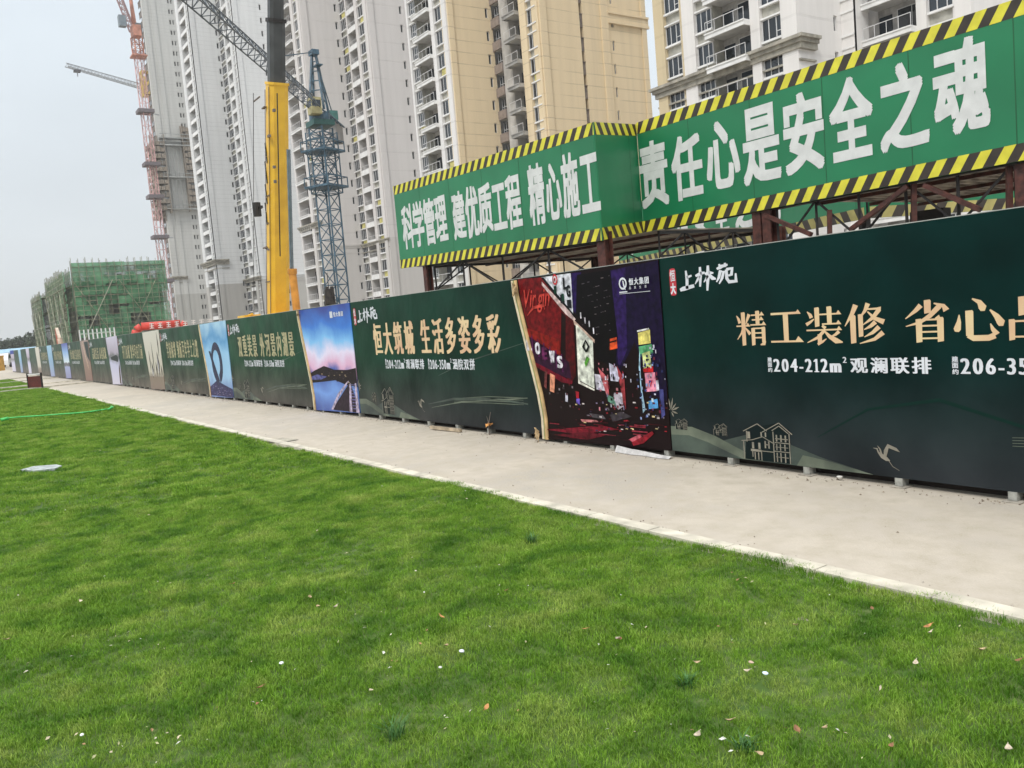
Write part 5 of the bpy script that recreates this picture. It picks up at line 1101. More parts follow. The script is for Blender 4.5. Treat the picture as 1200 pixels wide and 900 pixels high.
def bits(b):
    for (x, y, w_, h) in ((327, 160, .22, .12), (321, 127, .4, .06), (333, 196, .14, .12), (334, 213, .1, .14), (333, 130, .16, .12), (322, 290, .5, .06)):
        q = yl(x, y); b.box(q.x - w_ / 2, q.x + w_ / 2, YM - mc_w / 2 - .1, YM - mc_w / 2 + .02, q.z - h / 2, q.z + h / 2, BROWN)
    q = yl(315, 117); b.box(q.x - .6, q.x + .35, YM - mc_w / 2 - .14, YM - mc_w / 2 - .08, q.z, q.z + .05, BROWN)
    for i in range(12):
        q = yl(321 + (i % 3) * .8, 168 + i * 8); b.box(q.x - .04, q.x + .06, YM - mc_w / 2 - .012, YM - mc_w / 2 + .01, q.z - .3, q.z + .1 * (i % 2), HOSE)
    for dx in (-.30, .30):
        p0, p1 = yl(325, 372), yl(323, 104); b.bar(p0 + Vector((dx, -mc_w / 2 - .012, 0)), p1 + Vector((dx * .9, -mc_w / 2 - .012 + .03, 0)), .012, BROWN)
    for (yy, w_) in ((230, .5), (262, .34), (330, .6)): q = yl(324, yy); b.box(q.x - w_ / 2, q.x + w_ / 2, YM - mc_w / 2 - .03, YM - mc_w / 2 + .01, q.z, q.z + .035, BROWN)
    b.bar(yl(335, 110) + Vector((0, -.42, 0)), yl(338, 300) + Vector((0, -.42, 0)), .02, HOSE)
    b.bar(yl(311, 110) + Vector((0, -.6, 0)), yl(310.5, 365) + Vector((0, -.6, 0)), .012, HOSE)
cpart(bits, 'bracket', mc)
cpart(lambda b: (b.bar(yl(338, 175), yl(342, 322), .10, M('ram_rod', (.22, .28, .33), .25, metal=.7), 10)), 'ram_rod', mc)
ORG = M('ram_orange', (.55, .24, .03), .45, .12, 3)
cpart(lambda b: (b.bar(yl(342.5, 318), yl(351, 392), .19, ORG, 12), b.bar(yl(342.4, 315), yl(342.7, 321), .23, ORG, 12)), 'ram_cylinder', mc)
q = yl(308, 246); cpart(lambda b: (b.prism([(q.x + .15 + .2 * math.cos(t * .63), YM - .35 + .2 * math.sin(t * .63)) for t in range(10)], q.z - .35, q.z + .35, BLACKST), b.bar((q.x, YM - .3, q.z), (q.x + .5, YM - .2, q.z + .1), .06, BLACKST)), 'winch_drum', mc)
# carrier truck, mostly hidden by the fence
bx = base.x
cpart(lambda b: (b.box(bx - 5.2, bx + 5.6, YM - 1.2, YM + 1.2, .75, 1.35, YEL), b.box(bx - 1.6, bx + 2.6, YM - 1.1, YM + 1.1, 1.35, 1.9, YEL), b.box(bx - 2.6, bx - 1.3, YM - 1.15, YM - .3, 1.4, 2.72, YEL), b.box(bx - 2.64, bx - 1.26, YM - 1.17, YM - .28, 1.9, 2.5, GLASS), b.box(bx + 3.9, bx + 5.5, YM - 1.18, YM + 1.18, 1.35, 2.0, YEL)), 'carrier', mc)
for i in range(4):
    for sy in (-1, 1):
        x = bx - 4 + i * 2.6; cpart(lambda b: b.bar((x, YM + sy * .85, .55), (x, YM + sy * 1.25, .55), .55, TYRE, 18), 'wheel', mc)
q = yl(305, 371); cpart(lambda b: (b.bar((q.x - .9, YM - .8, 2.55), (q.x + 1.2, YM - .8, 2.75), .05, YEL), b.bar((q.x - .7, YM - .8, 1.4), (q.x - .7, YM - .8, 2.6), .04, YEL), b.bar((q.x + .6, YM - .8, 1.4), (q.x + .6, YM - .8, 2.75), .04, YEL)), 'handrail', mc)

# ================================================================== NETTED BUILDING
NET = bpy.data.materials.new('green_debris_net'); NET.use_nodes = True; nt = NET.node_tree; N = nt.nodes.new; L = nt.links.new; Pn = nt.nodes['Principled BSDF']; Pn.inputs['Roughness'].default_value = .9
g = N('ShaderNodeNewGeometry'); n = N('ShaderNodeTexNoise'); n.inputs['Scale'].default_value = .35; n.inputs['Detail'].default_value = 6; L(g.outputs['Position'], n.inputs['Vector'])
r = N('ShaderNodeValToRGB'); L(n.outputs[0], r.inputs[0]); r.color_ramp.elements[0].position = .35; r.color_ramp.elements[0].color = (.06, .19, .09, 1); r.color_ramp.elements[1].position = .7; r.color_ramp.elements[1].color = (.15, .38, .20, 1); L(r.outputs[0], Pn.inputs['Base Color'])
tr = N('ShaderNodeBsdfTransparent'); ms = N('ShaderNodeMixShader'); mr_ = N('ShaderNodeMapRange'); mr_.inputs[1].default_value = .3; mr_.inputs[2].default_value = .7; mr_.inputs[3].default_value = .5; mr_.inputs[4].default_value = .92
n4 = N('ShaderNodeTexNoise'); n4.inputs['Scale'].default_value = .8; n4.inputs['Detail'].default_value = 3; L(g.outputs['Position'], n4.inputs['Vector']); L(n4.outputs[0], mr_.inputs[0]); L(mr_.outputs[0], ms.inputs[0]); L(tr.outputs[0], ms.inputs[1]); L(Pn.outputs[0], ms.inputs[2]); L(ms.outputs[0], nt.nodes['Material Output'].inputs[0])
POLE = M('scaffold_tube', (.27, .27, .19), .7, .3, 1); NCON = M('new_concrete', (.25, .27, .23), .9, .15, .5)
def chain2(px, D, segs):
    q = onD(px[0], px[1], D); P_ = Vector((q.x, q.y, 0)); o = [P_]
    for t, x, y in segs:
        d = ray(x, y); u = Vector((d.x, d.y)).normalized(); P_ = Vector((u.x * (P_.y / u.y), P_.y, 0)) if t == 'F' else Vector((P_.x, u.y * (P_.x / u.x), 0)); o.append(P_)
    return o
ch = chain2((50, 400), 205, [('F', 61, 390), ('W', 68, 390), ('F', 88, 360), ('W', 200, 380)])
tops = [12.6, 14.2, 14.7, 15.9]
nb = empty('netted_building', ch[0], 0, 'low building under construction wrapped in green netting and scaffolding at the far left', 'building site')
ev = ch[-1]
for k in range(6):
    def f(b, z=.2 + k * 3.1): b.prism([(ch[0].x, ch[0].y + .8), (ch[1].x - .8, ch[1].y + .8), (ch[2].x - .8, ch[2].y + .8), (ch[3].x - .8, ch[3].y + .8), (ev.x - .8, ev.y - .5), (ch[0].x, ev.y - .5)], z, z + .3, NCON)
    if k * 3.1 < 13: cpart(f, 'floor_slab', nb)
cpart(lambda b: b.prism([(ch[0].x + .5, ch[0].y + 4), (ch[3].x - 3.2, ch[3].y + 2.2), (ch[3].x - 3.2, ev.y - .8), (ch[0].x + .5, ev.y - .8)], 0, 12.6, NCON), 'infill_wall', nb)
for i in range(7):
    for j in range(2):
        y = ch[3].y + 1.2 + i * (ev.y - ch[3].y - 2) / 6; x = ch[3].x - 1.4 - j * 6
        cpart(lambda b: b.box(x - .3, x + .3, y - .3, y + .3, 0, 14, NCON), 'pillar', nb)
for i, (p, q) in enumerate(zip(ch[:-1], ch[1:])):
    F = abs(q.x - p.x) > abs(q.y - p.y); Lg = (q - p).length; zt_ = tops[i]; d = (q - p).normalized(); n_ = Vector((0, -1, 0)) if F else Vector((1, 0, 0))
    def poles(b):
        for lay in (.15, 1.25):
            o = n_ * lay; s = 0
            while s <= Lg + .01:
                a = p + d * s + o; b.bar(a, a + Vector((0, 0, zt_ + rnd.uniform(.1, .9))), .05, POLE, 3); s += 1.1
            z = .8
            while z < zt_: b.bar(p + o + Vector((0, 0, z)), q + o + Vector((0, 0, z)), .035, POLE, 3); z += .8
        z = 2.4
        while z < zt_: b.poly([p + n_ * .2 + Vector((0, 0, z)), q + n_ * .2 + Vector((0, 0, z)), q + n_ * 1.2 + Vector((0, 0, z)), p + n_ * 1.2 + Vector((0, 0, z))], POLE); z += 3.2
        for s0 in range(0, int(Lg), 7):
            for (s1, s2) in ((s0, s0 + 6), (s0 + 6, s0)): b.bar(p + d * min(Lg, s1) + n_ * 1.4 + Vector((0, 0, 2)), p + d * min(Lg, s2) + n_ * 1.4 + Vector((0, 0, zt_ - 3)), .07, M('brace_tube', (.36, .36, .28), .7) if s0 == 0 and s1 == 0 else POLE, 3)
    o = cpart(poles, 'scaffold', nb); o['kind'] = 'stuff'
    def net(b):
        m_ = max(2, int(Lg / 1.5)); nzn = int(zt_ / 1.6)
        for a in range(m_):
            for c in range(nzn):
                if rnd.random() < (.03 if c > nzn * .6 else .16): continue
                s0_, s1_ = Lg * a / m_, Lg * (a + 1) / m_; z0_, z1_ = zt_ * c / nzn, zt_ * (c + 1) / nzn
                if rnd.random() < .2: z1_ -= .5
                of = [n_ * (1.05 + rnd.uniform(0, .06)) for _ in range(4)]
                b.poly([p + d * s0_ + of[0] + Vector((0, 0, z0_)), p + d * s1_ + of[1] + Vector((0, 0, z0_)), p + d * s1_ + of[2] + Vector((0, 0, z1_)), p + d * s0_ + of[3] + Vector((0, 0, z1_))], NET)
        b.poly([p + n_ * .1 + Vector((0, 0, zt_ * .55)), q + n_ * .1 + Vector((0, 0, zt_ * .55)), q + n_ * .1 + Vector((0, 0, zt_)), p + n_ * .1 + Vector((0, 0, zt_))], NET)
    o = cpart(net, 'net', nb); o['kind'] = 'stuff'

# ================================================================== FAR THINGS AT THE LEFT END
LEAFG = M('far_foliage', (.07, .095, .055), .9, .35, .8); TRK = M('bark', (.08, .06, .045), .9, .2, 3)
def tree(px, D, h, wv, seed, lab):
    rr = random.Random(seed); q = onD(px, 410, D); q.z = 0; t = empty('tree', q, 0, lab, 'tree', 'trees on the horizon beyond the far end of the fence')
    b = MB(); b.bar((0, 0, 0), (.2, 0, h * .45), .3, TRK, 6, .18)
    for i in range(5): a = rr.uniform(0, 6.28); b.bar((.2, 0, h * (.3 + .05 * i)), (math.cos(a) * wv * .35, math.sin(a) * wv * .35, h * (.55 + .07 * i)), .12, TRK, 5, .05)
    b.build('trunk', t); b = MB()
    for c in range(16):
        a = rr.uniform(0, 6.28); r_ = wv * .42 * math.sqrt(rr.random()); cx, cy, cz = r_ * math.cos(a), r_ * math.sin(a), h * rr.uniform(.4, .95) - r_ * .3
        for _ in range(55):
            v = Vector((rr.gauss(0, 1), rr.gauss(0, 1), rr.gauss(0, .8))).normalized() * wv * .2 * rr.random() ** .4; o = Vector((cx, cy, cz)) + v; u = Vector((rr.gauss(0, 1), rr.gauss(0, 1), rr.gauss(0, 1))).normalized() * .38; w2_ = u.orthogonal().normalized() * .3
            b.poly([o - u, o + w2_, o + u, o - w2_], LEAFG)
    b.build('crown', t)
tl = ['leftmost broad dark tree on the hazy horizon above the blue roof', 'second tree from the left on the horizon', 'third horizon tree, low and wide', 'fourth horizon tree with a pointed crown', 'fifth horizon tree just above the blue headed end board', 'sixth horizon tree, small', 'tallest pale horizon tree left of the netted building', 'last horizon tree touching the netted building']
for i, (px, h, wv) in enumerate(((2, 6.6, 9), (9, 7.2, 8), (17, 6.0, 9), (24, 7.4, 8), (30, 7.6, 9), (37, 6.6, 8), (45, 9.6, 7), (52, 7.0, 8))): tree(px, 330 + (i % 3) * 15, h, wv, i + 3, tl[i])
def shed(px0, px1, D, z1, zr, wall, roof, lab, cat='shed'):
    a, c = onD(px0, 415, D), onD(px1, 415, D); a.z = c.z = 0; t = empty('site_shed', (a + c) / 2, 0, lab, cat); d = (c - a).normalized(); n_ = Vector((-d.y, d.x, 0)) * 5
    if n_.y < 0: n_ = -n_
    Lg = (c - a).length
    def f(b): b.prism([a, c, c + n_, a + n_], 0, z1, wall)
    cpart(f, 'wall', t)
    def g_(b):
        for (s0, s1, lift) in ((-.3, .5, 0), (.5, 1.3, 1)):
            p0, p1 = a - d * .4 + n_ * s0, c + d * .4 + n_ * s0; q0, q1 = a - d * .4 + n_ * s1, c + d * .4 + n_ * s1
            z0_, z1_ = (z1, zr) if not lift else (zr, z1); V = lambda p_, z_: Vector((p_.x, p_.y, z_)); b.poly([V(p0, z0_), V(p1, z0_), V(q1, z1_), V(q0, z1_)], roof); b.poly([V(p0, z0_ - .2), V(p1, z0_ - .2), V(p1, z0_), V(p0, z0_)], roof)
    cpart(g_, 'roof', t)
    nwin = max(2, int(Lg / 2.6))
    for i in range(nwin):
        p_ = a + d * Lg * (i + .3) / nwin - n_ * .012; e_ = d * Lg * .4 / nwin
        cpart(lambda b: b.prism([p_, p_ + e_, p_ + e_ + n_ * .01, p_ + n_ * .01], z1 * .35, z1 * .8, M('shed_window', (.03, .12, .11), .3)), 'window', t)
BLR = M('blue_roof_sheet', (.12, .28, .55), .5, .1, 1); WHS = M('shed_white', (.62, .62, .6), .8, .1, 1); LBR = M('pale_blue_roof', (.32, .52, .68), .5, .1, 1)
shed(-14, 10.5, 190, 2.2, 2.9, WHS, LBR, 'white site shed with pale blue roof at the far left edge')
shed(12, 46, 215, 2.3, 3.1, WHS, LBR, 'long pale blue roofed shed peeping over the far end of the fence')
# vehicles
def car(q, rz, col, lab, van=False):
    t = empty('parked_car', q, rz, lab, 'van' if van else 'car', 'cars parked past the far end of the fence'); m = M('car_paint', col, .25, .03, 1)
    hb = 1.0 if not van else 1.15; prof = [(-2.1, .3), (-2.15, .75), (-1.9, .9), (-1.3, hb), (-.75, 1.45), (.75, 1.48), (1.55, 1.0), (2.05, .88), (2.15, .5), (2.1, .3)] if not van else [(-2.3, .35), (-2.35, 1.9), (-2.2, 2.0), (1.3, 2.0), (1.9, 1.2), (2.35, 1.0), (2.4, .35)]
    b = MB(); n = len(prof); i0 = 0; b.v = [(x, -.85 if z < 1.1 else -.7, z) for x, z in prof] + [(x, .85 if z < 1.1 else .7, z) for x, z in prof]; k = b.mi(m)
    b.f.append(tuple(range(n))); b.f.append(tuple(range(2 * n - 1, n - 1, -1))); b.m += [k, k]
    for i in range(n): j = (i + 1) % n; b.f.append((i, i + n, j + n, j)); b.m.append(k)
    b.build('body', t)
    b = MB()
    for s_ in (-1, 1): b.poly([(x, s_ * y, z) for x, y, z in ([(-1.15, .83, 1.04), (1.35, .83, 1.04), (.7, .715, 1.40), (-.7, .715, 1.40)] if not van else [(.2, .86, 1.25), (1.7, .84, 1.25), (1.25, .72, 1.8), (.2, .72, 1.8)])], GLASS)
    b.build('window', t)
    for x in (-1.35, 1.35):
        for y in (-.8, .8): b = MB(); b.bar((x, y - .1, .32), (x, y + .1, .32), .32, TYRE, 14); b.build('wheel', t)
q = onZ(9, 429, 0); car(q * .92, R(-20), (.7, .7, .7), 'white van parked at the far left beyond the fence end', True)
car(onZ(1, 427.5, 0), R(10), (.12, .05, .05), 'dark red car behind the white van')
car(onZ(12, 427.8, 0) * 1.0, R(60), (.65, .65, .66), 'small white car between the van and the end of the fence')
b = MB(); YB_ = M('barrier_yellow', (.6, .33, .05), .6, .1, 2); q = onZ(0, 434.5, 0); b.box(-.55, .55, -.3, .3, 0, 1.55, YB_); b.box(-.6, .6, -.34, .34, 1.55, 1.7, YB_); b.box(-.4, .4, -.31, -.3, .9, 1.3, WHITE)
tag(b.build('yellow_bin', None, q, R(-30)), 'yellow orange utility box at the very left edge of the photo', 'utility box')
# site things peeping over the far fence
b = MB(); q = onD(115, 399, 62); d_ = (onD(138, 393, 62) - onD(98, 400, 62)); q.z = 0; d_.z = 0; ln = d_.length; d_.normalize()
st = empty('light_canopy', q, math.atan2(d_.y, d_.x), 'pale green and white translucent canopy showing over the fence before the netted building', 'canopy')
b = MB(); b.box(-ln / 2, ln / 2, 0, 2, 2.62, 2.68, M('canopy_sheet', (.42, .58, .46), .6, .2, 1)); b.build('canopy_sheet', st)
for i in range(9): b = MB(); x = -ln / 2 + ln * i / 8; b.box(x - .04, x + .04, 0, .08, 0, 2.9, WHITE); b.build('post', st)
b = MB(); q = onD(69, 398, 75); q.z = 0; b.bar((0, 0, 0), (-.5, 0, 3.4), .1, M('warning_red', (.4, .12, .08), .6)); b.bar((-.5, 0, 3.4), (.6, 0, 2.6), .1, M('arm_cream', (.6, .5, .4), .6)); b.bar((.6, 0, 2.6), (.9, 0, 1.4), .12, M('arm_cream_b', (.6, .45, .35), .6)); b.box(-1.1, 1.1, -.6, .6, 0, 1.6, BROWN)
tag(b.build('small_digger_arm', None, q), 'thin red and cream digger arm rising over the blue picture board in the distance', 'digger')
# red inflatable arch
q0, q1 = onD(153, 384, 112), onD(199, 379, 112); q0.z = q1.z = 0; mid = (q0 + q1) / 2; d_ = (q1 - q0); ln = d_.length
ar = empty('inflatable_arch', mid, math.atan2(d_.y, d_.x), 'red inflatable arch with pale characters seen over the fence below the netted building', 'inflatable arch')
ztop = onD(176, 382, 112).z; rr_ = .48; b = MB(); RA = M('red_inflatable', (.58, .05, .03), .45, .1, 1.5)
path_ = [(-ln / 2 + .4, 0), (-ln / 2 + .4, ztop - 1.0), (-ln / 2 + .6, ztop - .4), (-ln / 2 + 1.2, ztop), (ln / 2 + 1.2, ztop), (ln / 2 + 1.8, ztop - .4), (ln / 2 + 2, ztop - 1), (ln / 2 + 2, 0)]
for i in range(len(path_) - 1): b.bar((path_[i][0], 0, path_[i][1]), (path_[i + 1][0], 0, path_[i + 1][1]), rr_, RA, 14)
b.build('tube', ar, smooth=True)
WA = M('arch_letter_white', (.75, .7, .66), .6)
for i in range(8):
    b = MB(); x = -ln / 2 + 2.1 + i * .95; zc = ztop; b.box(x + .2, x + .3, -rr_ - .03, -rr_ + .1, zc - .24, zc + .32, WA)
    for (a0, a1, z0_, z1_) in ((0, .21, .20, .28), (.29, .5, .20, .28), (.02, .21, -.06, .02), (.29, .5, -.06, .02), (0, .5, -.32, -.24)): b.box(x + a0, x + a1, -rr_ - .03, -rr_ + .1, zc + z0_, zc + z1_, WA)
    b.build('character', ar)
# ================================================================== ON THE LAWN
# low dark red notice board on its frame
q0, q1 = onZ(34, 456, 0), onZ(50, 455, 0); d_ = (q1 - q0); ln = d_.length
nbd = empty('notice_board', (q0 + q1) / 2, math.atan2(d_.y, d_.x), 'low dark red notice board on a black frame at the corner of the lawn', 'sign board')
DR = M('board_dark_red', (.10, .012, .008), .5, .2, 4); b = MB(); b.box(-ln / 2 + .03, ln / 2 - .03, -.02, .02, .07, .58, DR); b.build('panel', nbd); 
b = MB(); b.box(-ln / 2 - .03, -ln / 2 + .03, -.03, .03, 0, .74, BLACKST); b.build('post', nbd); b = MB(); b.box(ln / 2 - .03, ln / 2 + .03, -.03, .03, 0, .74, BLACKST); b.build('post', nbd); b = MB(); b.box(-ln / 2 + .03, ln / 2 - .03, -.02, .02, .66, .70, WHITE); b.build('rail', nbd)
b = MB(); b.box(-ln * .6, ln * .6, -.12, .12, 0, .03, KERBM); b.build('foot_slab', nbd)
# bright green hose
b = MB(); HG = M('hose_green', (.08, .55, .13), .45, .1, 6); pts = [onZ(x, y, .05) for x, y in ((-12, 492), (0, 491), (8, 490), (25, 488.5), (50, 487), (75, 485), (90, 484), (105, 482.5), (118, 480.5), (128, 479), (133, 477), (130, 476))]
for a, c in zip(pts[:-1], pts[1:]): b.bar(a, c, .017, HG, 6)
b.bar(onZ(1, 492, .08), onZ(10, 490, .1), .04, HG, 6); b.bar(onZ(127, 480, .05), onZ(131, 477.5, .10), .03, HG, 6)
tag(b.build('garden_hose', smooth=True), 'bright green hose stretched across the far lawn', 'hose')
# pale slab
b = MB(); pts = [onZ(x, y, 0) for x, y in ((24, 552), (40, 547.8), (66, 545.8), (73, 547.2), (64, 550.6), (40, 553))]; b.prism([(p.x, p.y) for p in pts][::-1] if False else [(p.x, p.y) for p in pts], -.01, .02, M('slab_pale', (.40, .44, .44), .6, .2, 12, .2)); tag(b.build('stone_slab'), 'pale flat slab sunk in the lawn at the left', 'slab')
# drain grate in the path
dg = empty('drain_grate', onZ(329, 516.5, 0), R(8), 'small slotted drain grate at the edge of the path', 'drain')
b = MB(); b.box(-.27, .27, -.16, .16, .0005, .004, DARK); b.build('frame', dg)
for i in range(6): b = MB(); b.box(-.25 + i * .09, -.21 + i * .09, -.15, .15, .0045, .011, KERBM); b.build('bar', dg)
# torn banner strip lying under the night picture
b = MB(); TB = M('torn_banner_white', (.48, .47, .46), .5, .15, 15, .3); pts = [(740, 524), (741, 531), (748, 529), (757, 527.5), (766, 529.5), (776, 534.5), (783.5, 536.5)]
L3 = [onZ(x, y, .02) for x, y in pts]
for i, (a, c) in enumerate(zip(L3[:-1], L3[1:])):
    h0, h1 = (.07, .05, .035, .055, .04, .03, .02)[i:i + 2] if i < 6 else (.03, .02)
    y0 = FY - .06 - .02 * (i % 2); y1 = FY - .06 - .02 * ((i + 1) % 2)
    b.poly([(a.x, y0 - .04, .006), (c.x, y1 - .04, .006), (c.x, y1, .006 + h1), (a.x, y0, .006 + h0)], TB); b.poly([(a.x, y0, .006 + h0), (c.x, y1, .006 + h1), (c.x, y1 + .03, .02), (a.x, y0 + .03, .02)], TB)
tag(b.build('torn_banner_strip'), 'torn white banner strip lying under the night street picture', 'banner scrap')
# timber batten, twig and small litter along the fence foot
b = MB(); p_, q_ = onZ(505, 500.5, .04), onZ(540, 504.5, .03); b.bar(p_, q_, .022, M('batten_wood', (.42, .34, .24), .8, .2, 10)); tag(b.build('timber_batten'), 'thin timber batten lying along the foot of the fence', 'batten')
q = onZ(577, 509, 0); b = MB(); b.bar((0, 0, 0), (.01, 0, .16), .009, BROWN, 5); b.bar((.01, 0, .16), (.05, .02, .32), .007, BROWN, 5, .003); b.bar((.01, 0, .16), (-.03, 0, .26), .005, BROWN, 5, .002)
OC = M('orange_cloth', (.55, .25, .06), .7, .2, 15)
for i in range(7): a = i * .9; b.poly([(.02, 0, .15), (.02 + .07 * math.cos(a), .05 * math.sin(a), .15 + .03 * math.sin(i * 2.3)), (.02 + .07 * math.cos(a + .9), .05 * math.sin(a + .9), .13 + .03 * math.cos(i))], OC)
tag(b.build('twig', None, Vector((q.x, q.y - .05, 0))), 'twig with an orange rag standing at the foot of the fence', 'twig')
def rag(px, py, zc, s_, lab, col):
    q = onY(px, py, FY - .06); rr = random.Random(px); b = MB()
    for i in range(14):
        a = rr.uniform(0, 6.28); l = s_ * rr.uniform(.5, 1); c = Vector((rr.uniform(-.02, .02), 0, rr.uniform(-.04, .04))); e_ = c + Vector((math.cos(a) * l * .4, -abs(math.sin(a)) * .03, math.sin(a) * l)); b.bar(c, e_, .014, col, 4, .004)
    b.bar((0, 0, 0), (.02, -.01, -s_ * 1.6), .006, col, 4, .002); tag(b.build('torn_canvas_knot', None, q), lab, 'canvas scrap')
KN = M('canvas_tan', (.50, .36, .20), .8, .25, 12)
rag(603, 340, 0, .11, 'tan knot of torn canvas at the top corner between slogan board and night picture', KN); rag(630, 508, 0, .10, 'tan knot of torn canvas at the bottom of the gold ribbon', KN)
rag(349, 366, 0, .1, 'tan canvas knot at the top of the lake picture', KN)

# leaves and litter
def leaf_mesh(col, L_=.05, W_=.03, curl=.4, seed=0):
    b = MB(); rr = random.Random(seed); m = M('dry_leaf', col, .8, .25, 40); n = 6; prev = None
    for i in range(n + 1):
        t = i / n; x = (t - .5) * L_; w_ = W_ * math.sin(math.pi * min(1, max(.03, t))) ** .7 / 2; z = curl * L_ * (t - .5) ** 2 * 2.0; cu = (x, 0, z); l = (x, w_, z + curl * w_ * .9); r_ = (x, -w_, z + curl * w_ * .6)
        if prev: b.poly([prev[0], cu, l, prev[1]], m); b.poly([prev[0], prev[2], r_, cu], m)
        prev = (cu, l, r_)
    b.bar((-L_ * .5, 0, curl * L_ * .5), (-L_ * .72, .003, curl * L_ * .6), .0012, m, 4); return b.mesh('dry_leaf')
LM = dict(brown=leaf_mesh((.30, .15, .07)), tan=leaf_mesh((.50, .38, .22), .045, .034, .6), orange=leaf_mesh((.46, .22, .08), .055, .026, .3), pale=leaf_mesh((.60, .52, .40), .04, .03, .8))
LITM = [M('litter', c, .8, .2, 30) for c in ((.55, .47, .33), (.62, .58, .48), (.34, .20, .10), (.42, .42, .22), (.68, .68, .62))]; GRM = [M('grit', c, .9, .2, 30) for c in ((.30, .25, .19), (.20, .16, .12), (.42, .38, .32))]
big = [(273, 684, 'orange', 'orange leaf lying in the left middle of the lawn'), (363, 700, 'tan', 'tan leaf right of the orange leaf, largest of three together'), (95, 705, 'pale', 'pale curled leaf in the lawn at the lower left'), (8, 750, 'tan', 'tan leaf at the left edge of the lawn'), (373, 711, 'tan', 'small tan leaf just below the two leaf pair'), (393, 712, 'pale', 'pale leaf right of the small tan leaf'),
 (518, 723, 'orange', 'orange brown leaf near the lawn centre'), (523, 757, 'tan', 'tan leaf left of the white pebble'), (593, 692, 'brown', 'brown leaf right of the lawn centre'), (685, 737, 'orange', 'rusty leaf in the right middle of the lawn'), (725, 749, 'pale', 'pale leaf beside the rusty leaf'), (570, 829, 'orange', 'orange leaf lower centre of the lawn'),
 (302, 825, 'brown', 'brown leaf low left of centre'), (304, 806, 'brown', 'thin brown leaf above the low brown leaf'), (855, 845, 'tan', 'tan leaf low in the right half'), (890, 884, 'tan', 'round tan leaf near the bottom edge'), (934, 855, 'brown', 'brown curled leaf near the bottom'), (966, 854, 'tan', 'tan leaf right of the brown curled leaf'), (817, 863, 'pale', 'pale leaf left of the low tan leaf'),
 (1044, 874, 'brown', 'dark brown leaf near the bottom right'), (1182, 879, 'pale', 'large pale leaf at the lower right corner'), (1073, 778, 'pale', 'pale leaf in the right part of the lawn'), (1150, 762, 'tan', 'tan leaf near the right edge'), (1193, 774, 'brown', 'brown leaf cut by the right edge'), (726, 749, 'brown', 'brown scrap under the pale leaf'), (1087, 734, 'orange', 'small orange leaf near the kerb'), (1090, 742, 'pale', 'small pale leaf near the kerb'), (932, 733, 'tan', 'tan leaf below the kerb'), (1022, 713, 'brown', 'brown leaf close to the kerb'), (818, 777, 'tan', 'tan leaf left of the blue white pebble'), (876, 787, 'pale', 'pale leaf beside the small white chip')]
for i, (px, py, k, lab) in enumerate(big):
    q = onZ(px, py, .03); d = (q - Vector((0, 0, EYE))).length; o = put('dry_leaf', LM[k], None, q, rnd.uniform(0, 6.28)); o.rotation_euler = (rnd.uniform(-.3, .3), rnd.uniform(-.3, .3), rnd.uniform(0, 6.28)); sc_ = rnd.uniform(.55, .9); o.scale = (sc_,) * 3
    tag(o, lab, 'leaf', 'dry leaves scattered over the lawn')
lit = MB(); cls = [(rnd.uniform(0, 1190), rnd.uniform(560, 895)) for _ in range(26)]
for i in range(240):
    cx, cy = rnd.choice(cls) if i % 3 else (rnd.uniform(0, 1190), rnd.uniform(520, 895)); q = onZ(cx + rnd.gauss(0, 28), cy + rnd.gauss(0, 14), rnd.uniform(.008, .022))
    if q.y > KY - .08 or q.y < -1: continue
    q.z += gh(q.x, q.y) + .008; a = rnd.uniform(0, 6.28); l = rnd.uniform(.005, .013) * (1 if rnd.random() < .85 else 1.6); u = Vector((math.cos(a), math.sin(a), rnd.uniform(-.4, .4))) * l; v_ = Vector((-math.sin(a), math.cos(a), rnd.uniform(-.3, .3))) * l * rnd.uniform(.3, .7)
    m_ = rnd.choice(LITM); lit.poly([q - u, q - v_ * .8 + Vector((0, 0, l * .3)), q + u, q + v_], m_)
tag(lit.build('leaf_litter'), kind='stuff')
grit = MB()
for i in range(1500):
    x = 1.2 - 34 * rnd.random() ** 1.6; t = rnd.random(); y = FY - .02 - abs(rnd.gauss(0, .09)) if t < .72 else (KY + .13 + abs(rnd.gauss(0, .05)) if t < .9 else rnd.uniform(KY + .2, FY)); l = rnd.uniform(.003, .011) * (1.8 if t < .06 else 1); a = rnd.uniform(0, 3)
    c_, s_ = math.cos(a) * l, math.sin(a) * l; grit.poly([(x - c_, y - s_, .002), (x + s_, y - c_, .002), (x, y, .002 + l)], GRM[i % 3]); grit.poly([(x + s_, y - c_, .002), (x + c_, y + s_, .002), (x, y, .002 + l)], GRM[i % 3]); grit.poly([(x + c_, y + s_, .002), (x - c_, y - s_, .002), (x, y, .002 + l)], GRM[i % 3])
tag(grit.build('grit'), kind='stuff')
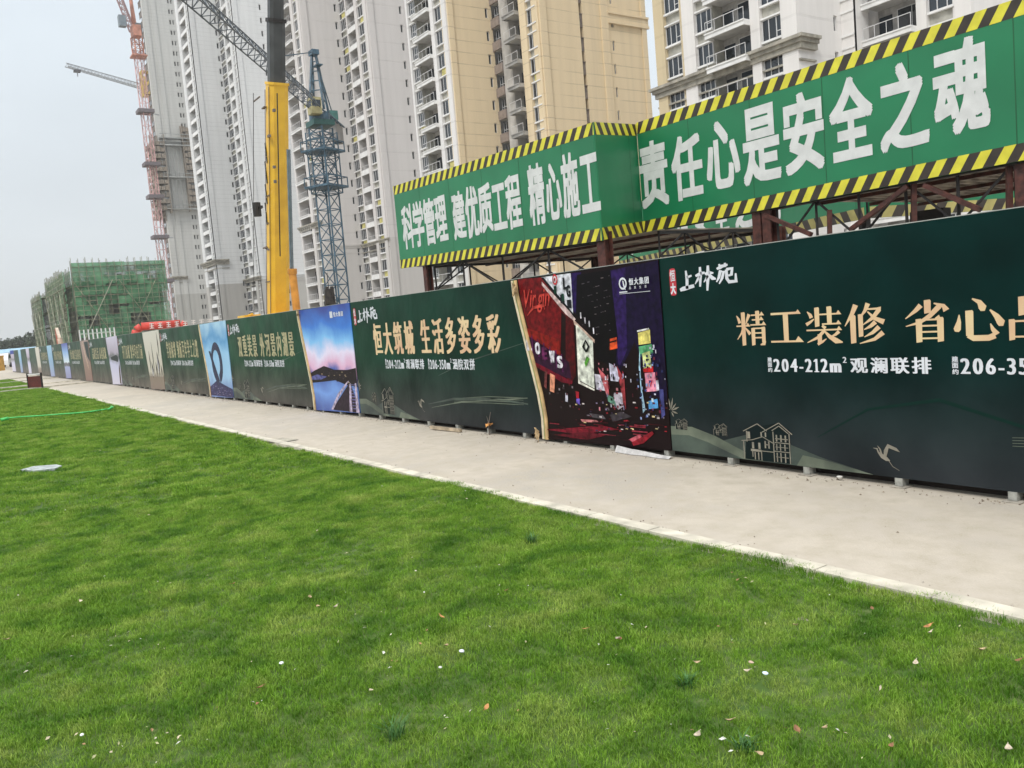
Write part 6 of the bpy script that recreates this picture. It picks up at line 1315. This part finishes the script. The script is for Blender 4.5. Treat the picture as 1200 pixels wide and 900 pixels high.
def pebble(px, py, s_, col, lab):
    rr = random.Random(px); q = onZ(px, py, .03); bm_ = MB(); m = M('pebble', col, .6, .1, 30); n = 8
    rings = [(0, -.4), (.8, -.25), (1, .1), (.65, .42), (0, .5)]; V = [[(s_ * r_ * math.cos(k * 6.283 / n) * rr.uniform(.85, 1.1), s_ * .75 * r_ * math.sin(k * 6.283 / n) * rr.uniform(.85, 1.1), s_ * z_ * .8) for k in range(n)] for r_, z_ in rings]
    for a, c in zip(V[:-1], V[1:]):
        for k in range(n): bm_.poly([a[k], a[(k + 1) % n], c[(k + 1) % n], c[k]], m)
    tag(bm_.build('pebble', None, q, smooth=True), lab, 'pebble')
pebble(330, 777, .016, (.75, .77, .8), 'white pebble left of centre in the lower lawn'); pebble(541, 763, .018, (.7, .72, .8), 'white pebble near the lawn centre'); pebble(516, 782, .012, (.6, .6, .56), 'small pale stone below the centre pebble'); pebble(897, 789, .016, (.65, .75, .85), 'pale blue chip in the right lawn'); pebble(96, 861, .012, (.8, .8, .8), 'small white pebble low at the left')
pebble(984, 559, .03, (.6, .58, .54), 'pale stone on the path at the foot of the fence'); pebble(880, 776, .014, (.55, .4, .3), 'small brown stone beside the pale blue chip')
DKG = M('dark_grass', (.05, .15, .03), .6, .2, 20)
for px, py, n_, h, lab in ((623, 634, 60, .08, 'small dark green weed tuft in the upper lawn'), (462, 862, 34, .10, 'loose weed with long thin blades near the bottom centre'), (875, 879, 50, .07, 'dark weed tuft near the round tan leaf'), (805, 799, 50, .06, 'dark weed tuft left of the pale blue chip')):
    tag(put('weed_tuft', tuft_mesh('weed_tuft', n_, .035, h, .006, 1.3, px, DKG), None, onZ(px, py, 0) + Vector((0, 0, gh(*onZ(px, py, 0)[:2])))), lab, 'weed')

# ================================================================== HAZE
hz = bpy.data.materials.new('haze'); hz.use_nodes = True; nt = hz.node_tree; nt.nodes.clear(); o_ = nt.nodes.new('ShaderNodeOutputMaterial'); v_ = nt.nodes.new('ShaderNodeVolumePrincipled')
v_.inputs['Color'].default_value = (.93, .95, .97, 1); v_.inputs['Density'].default_value = 0.0004; v_.inputs['Anisotropy'].default_value = 0.1; nt.links.new(v_.outputs[0], o_.inputs['Volume'])
b = MB(); b.box(-910, 510, -610, 910, -1.03, 112, hz); tag(b.build('haze'), kind='stuff')
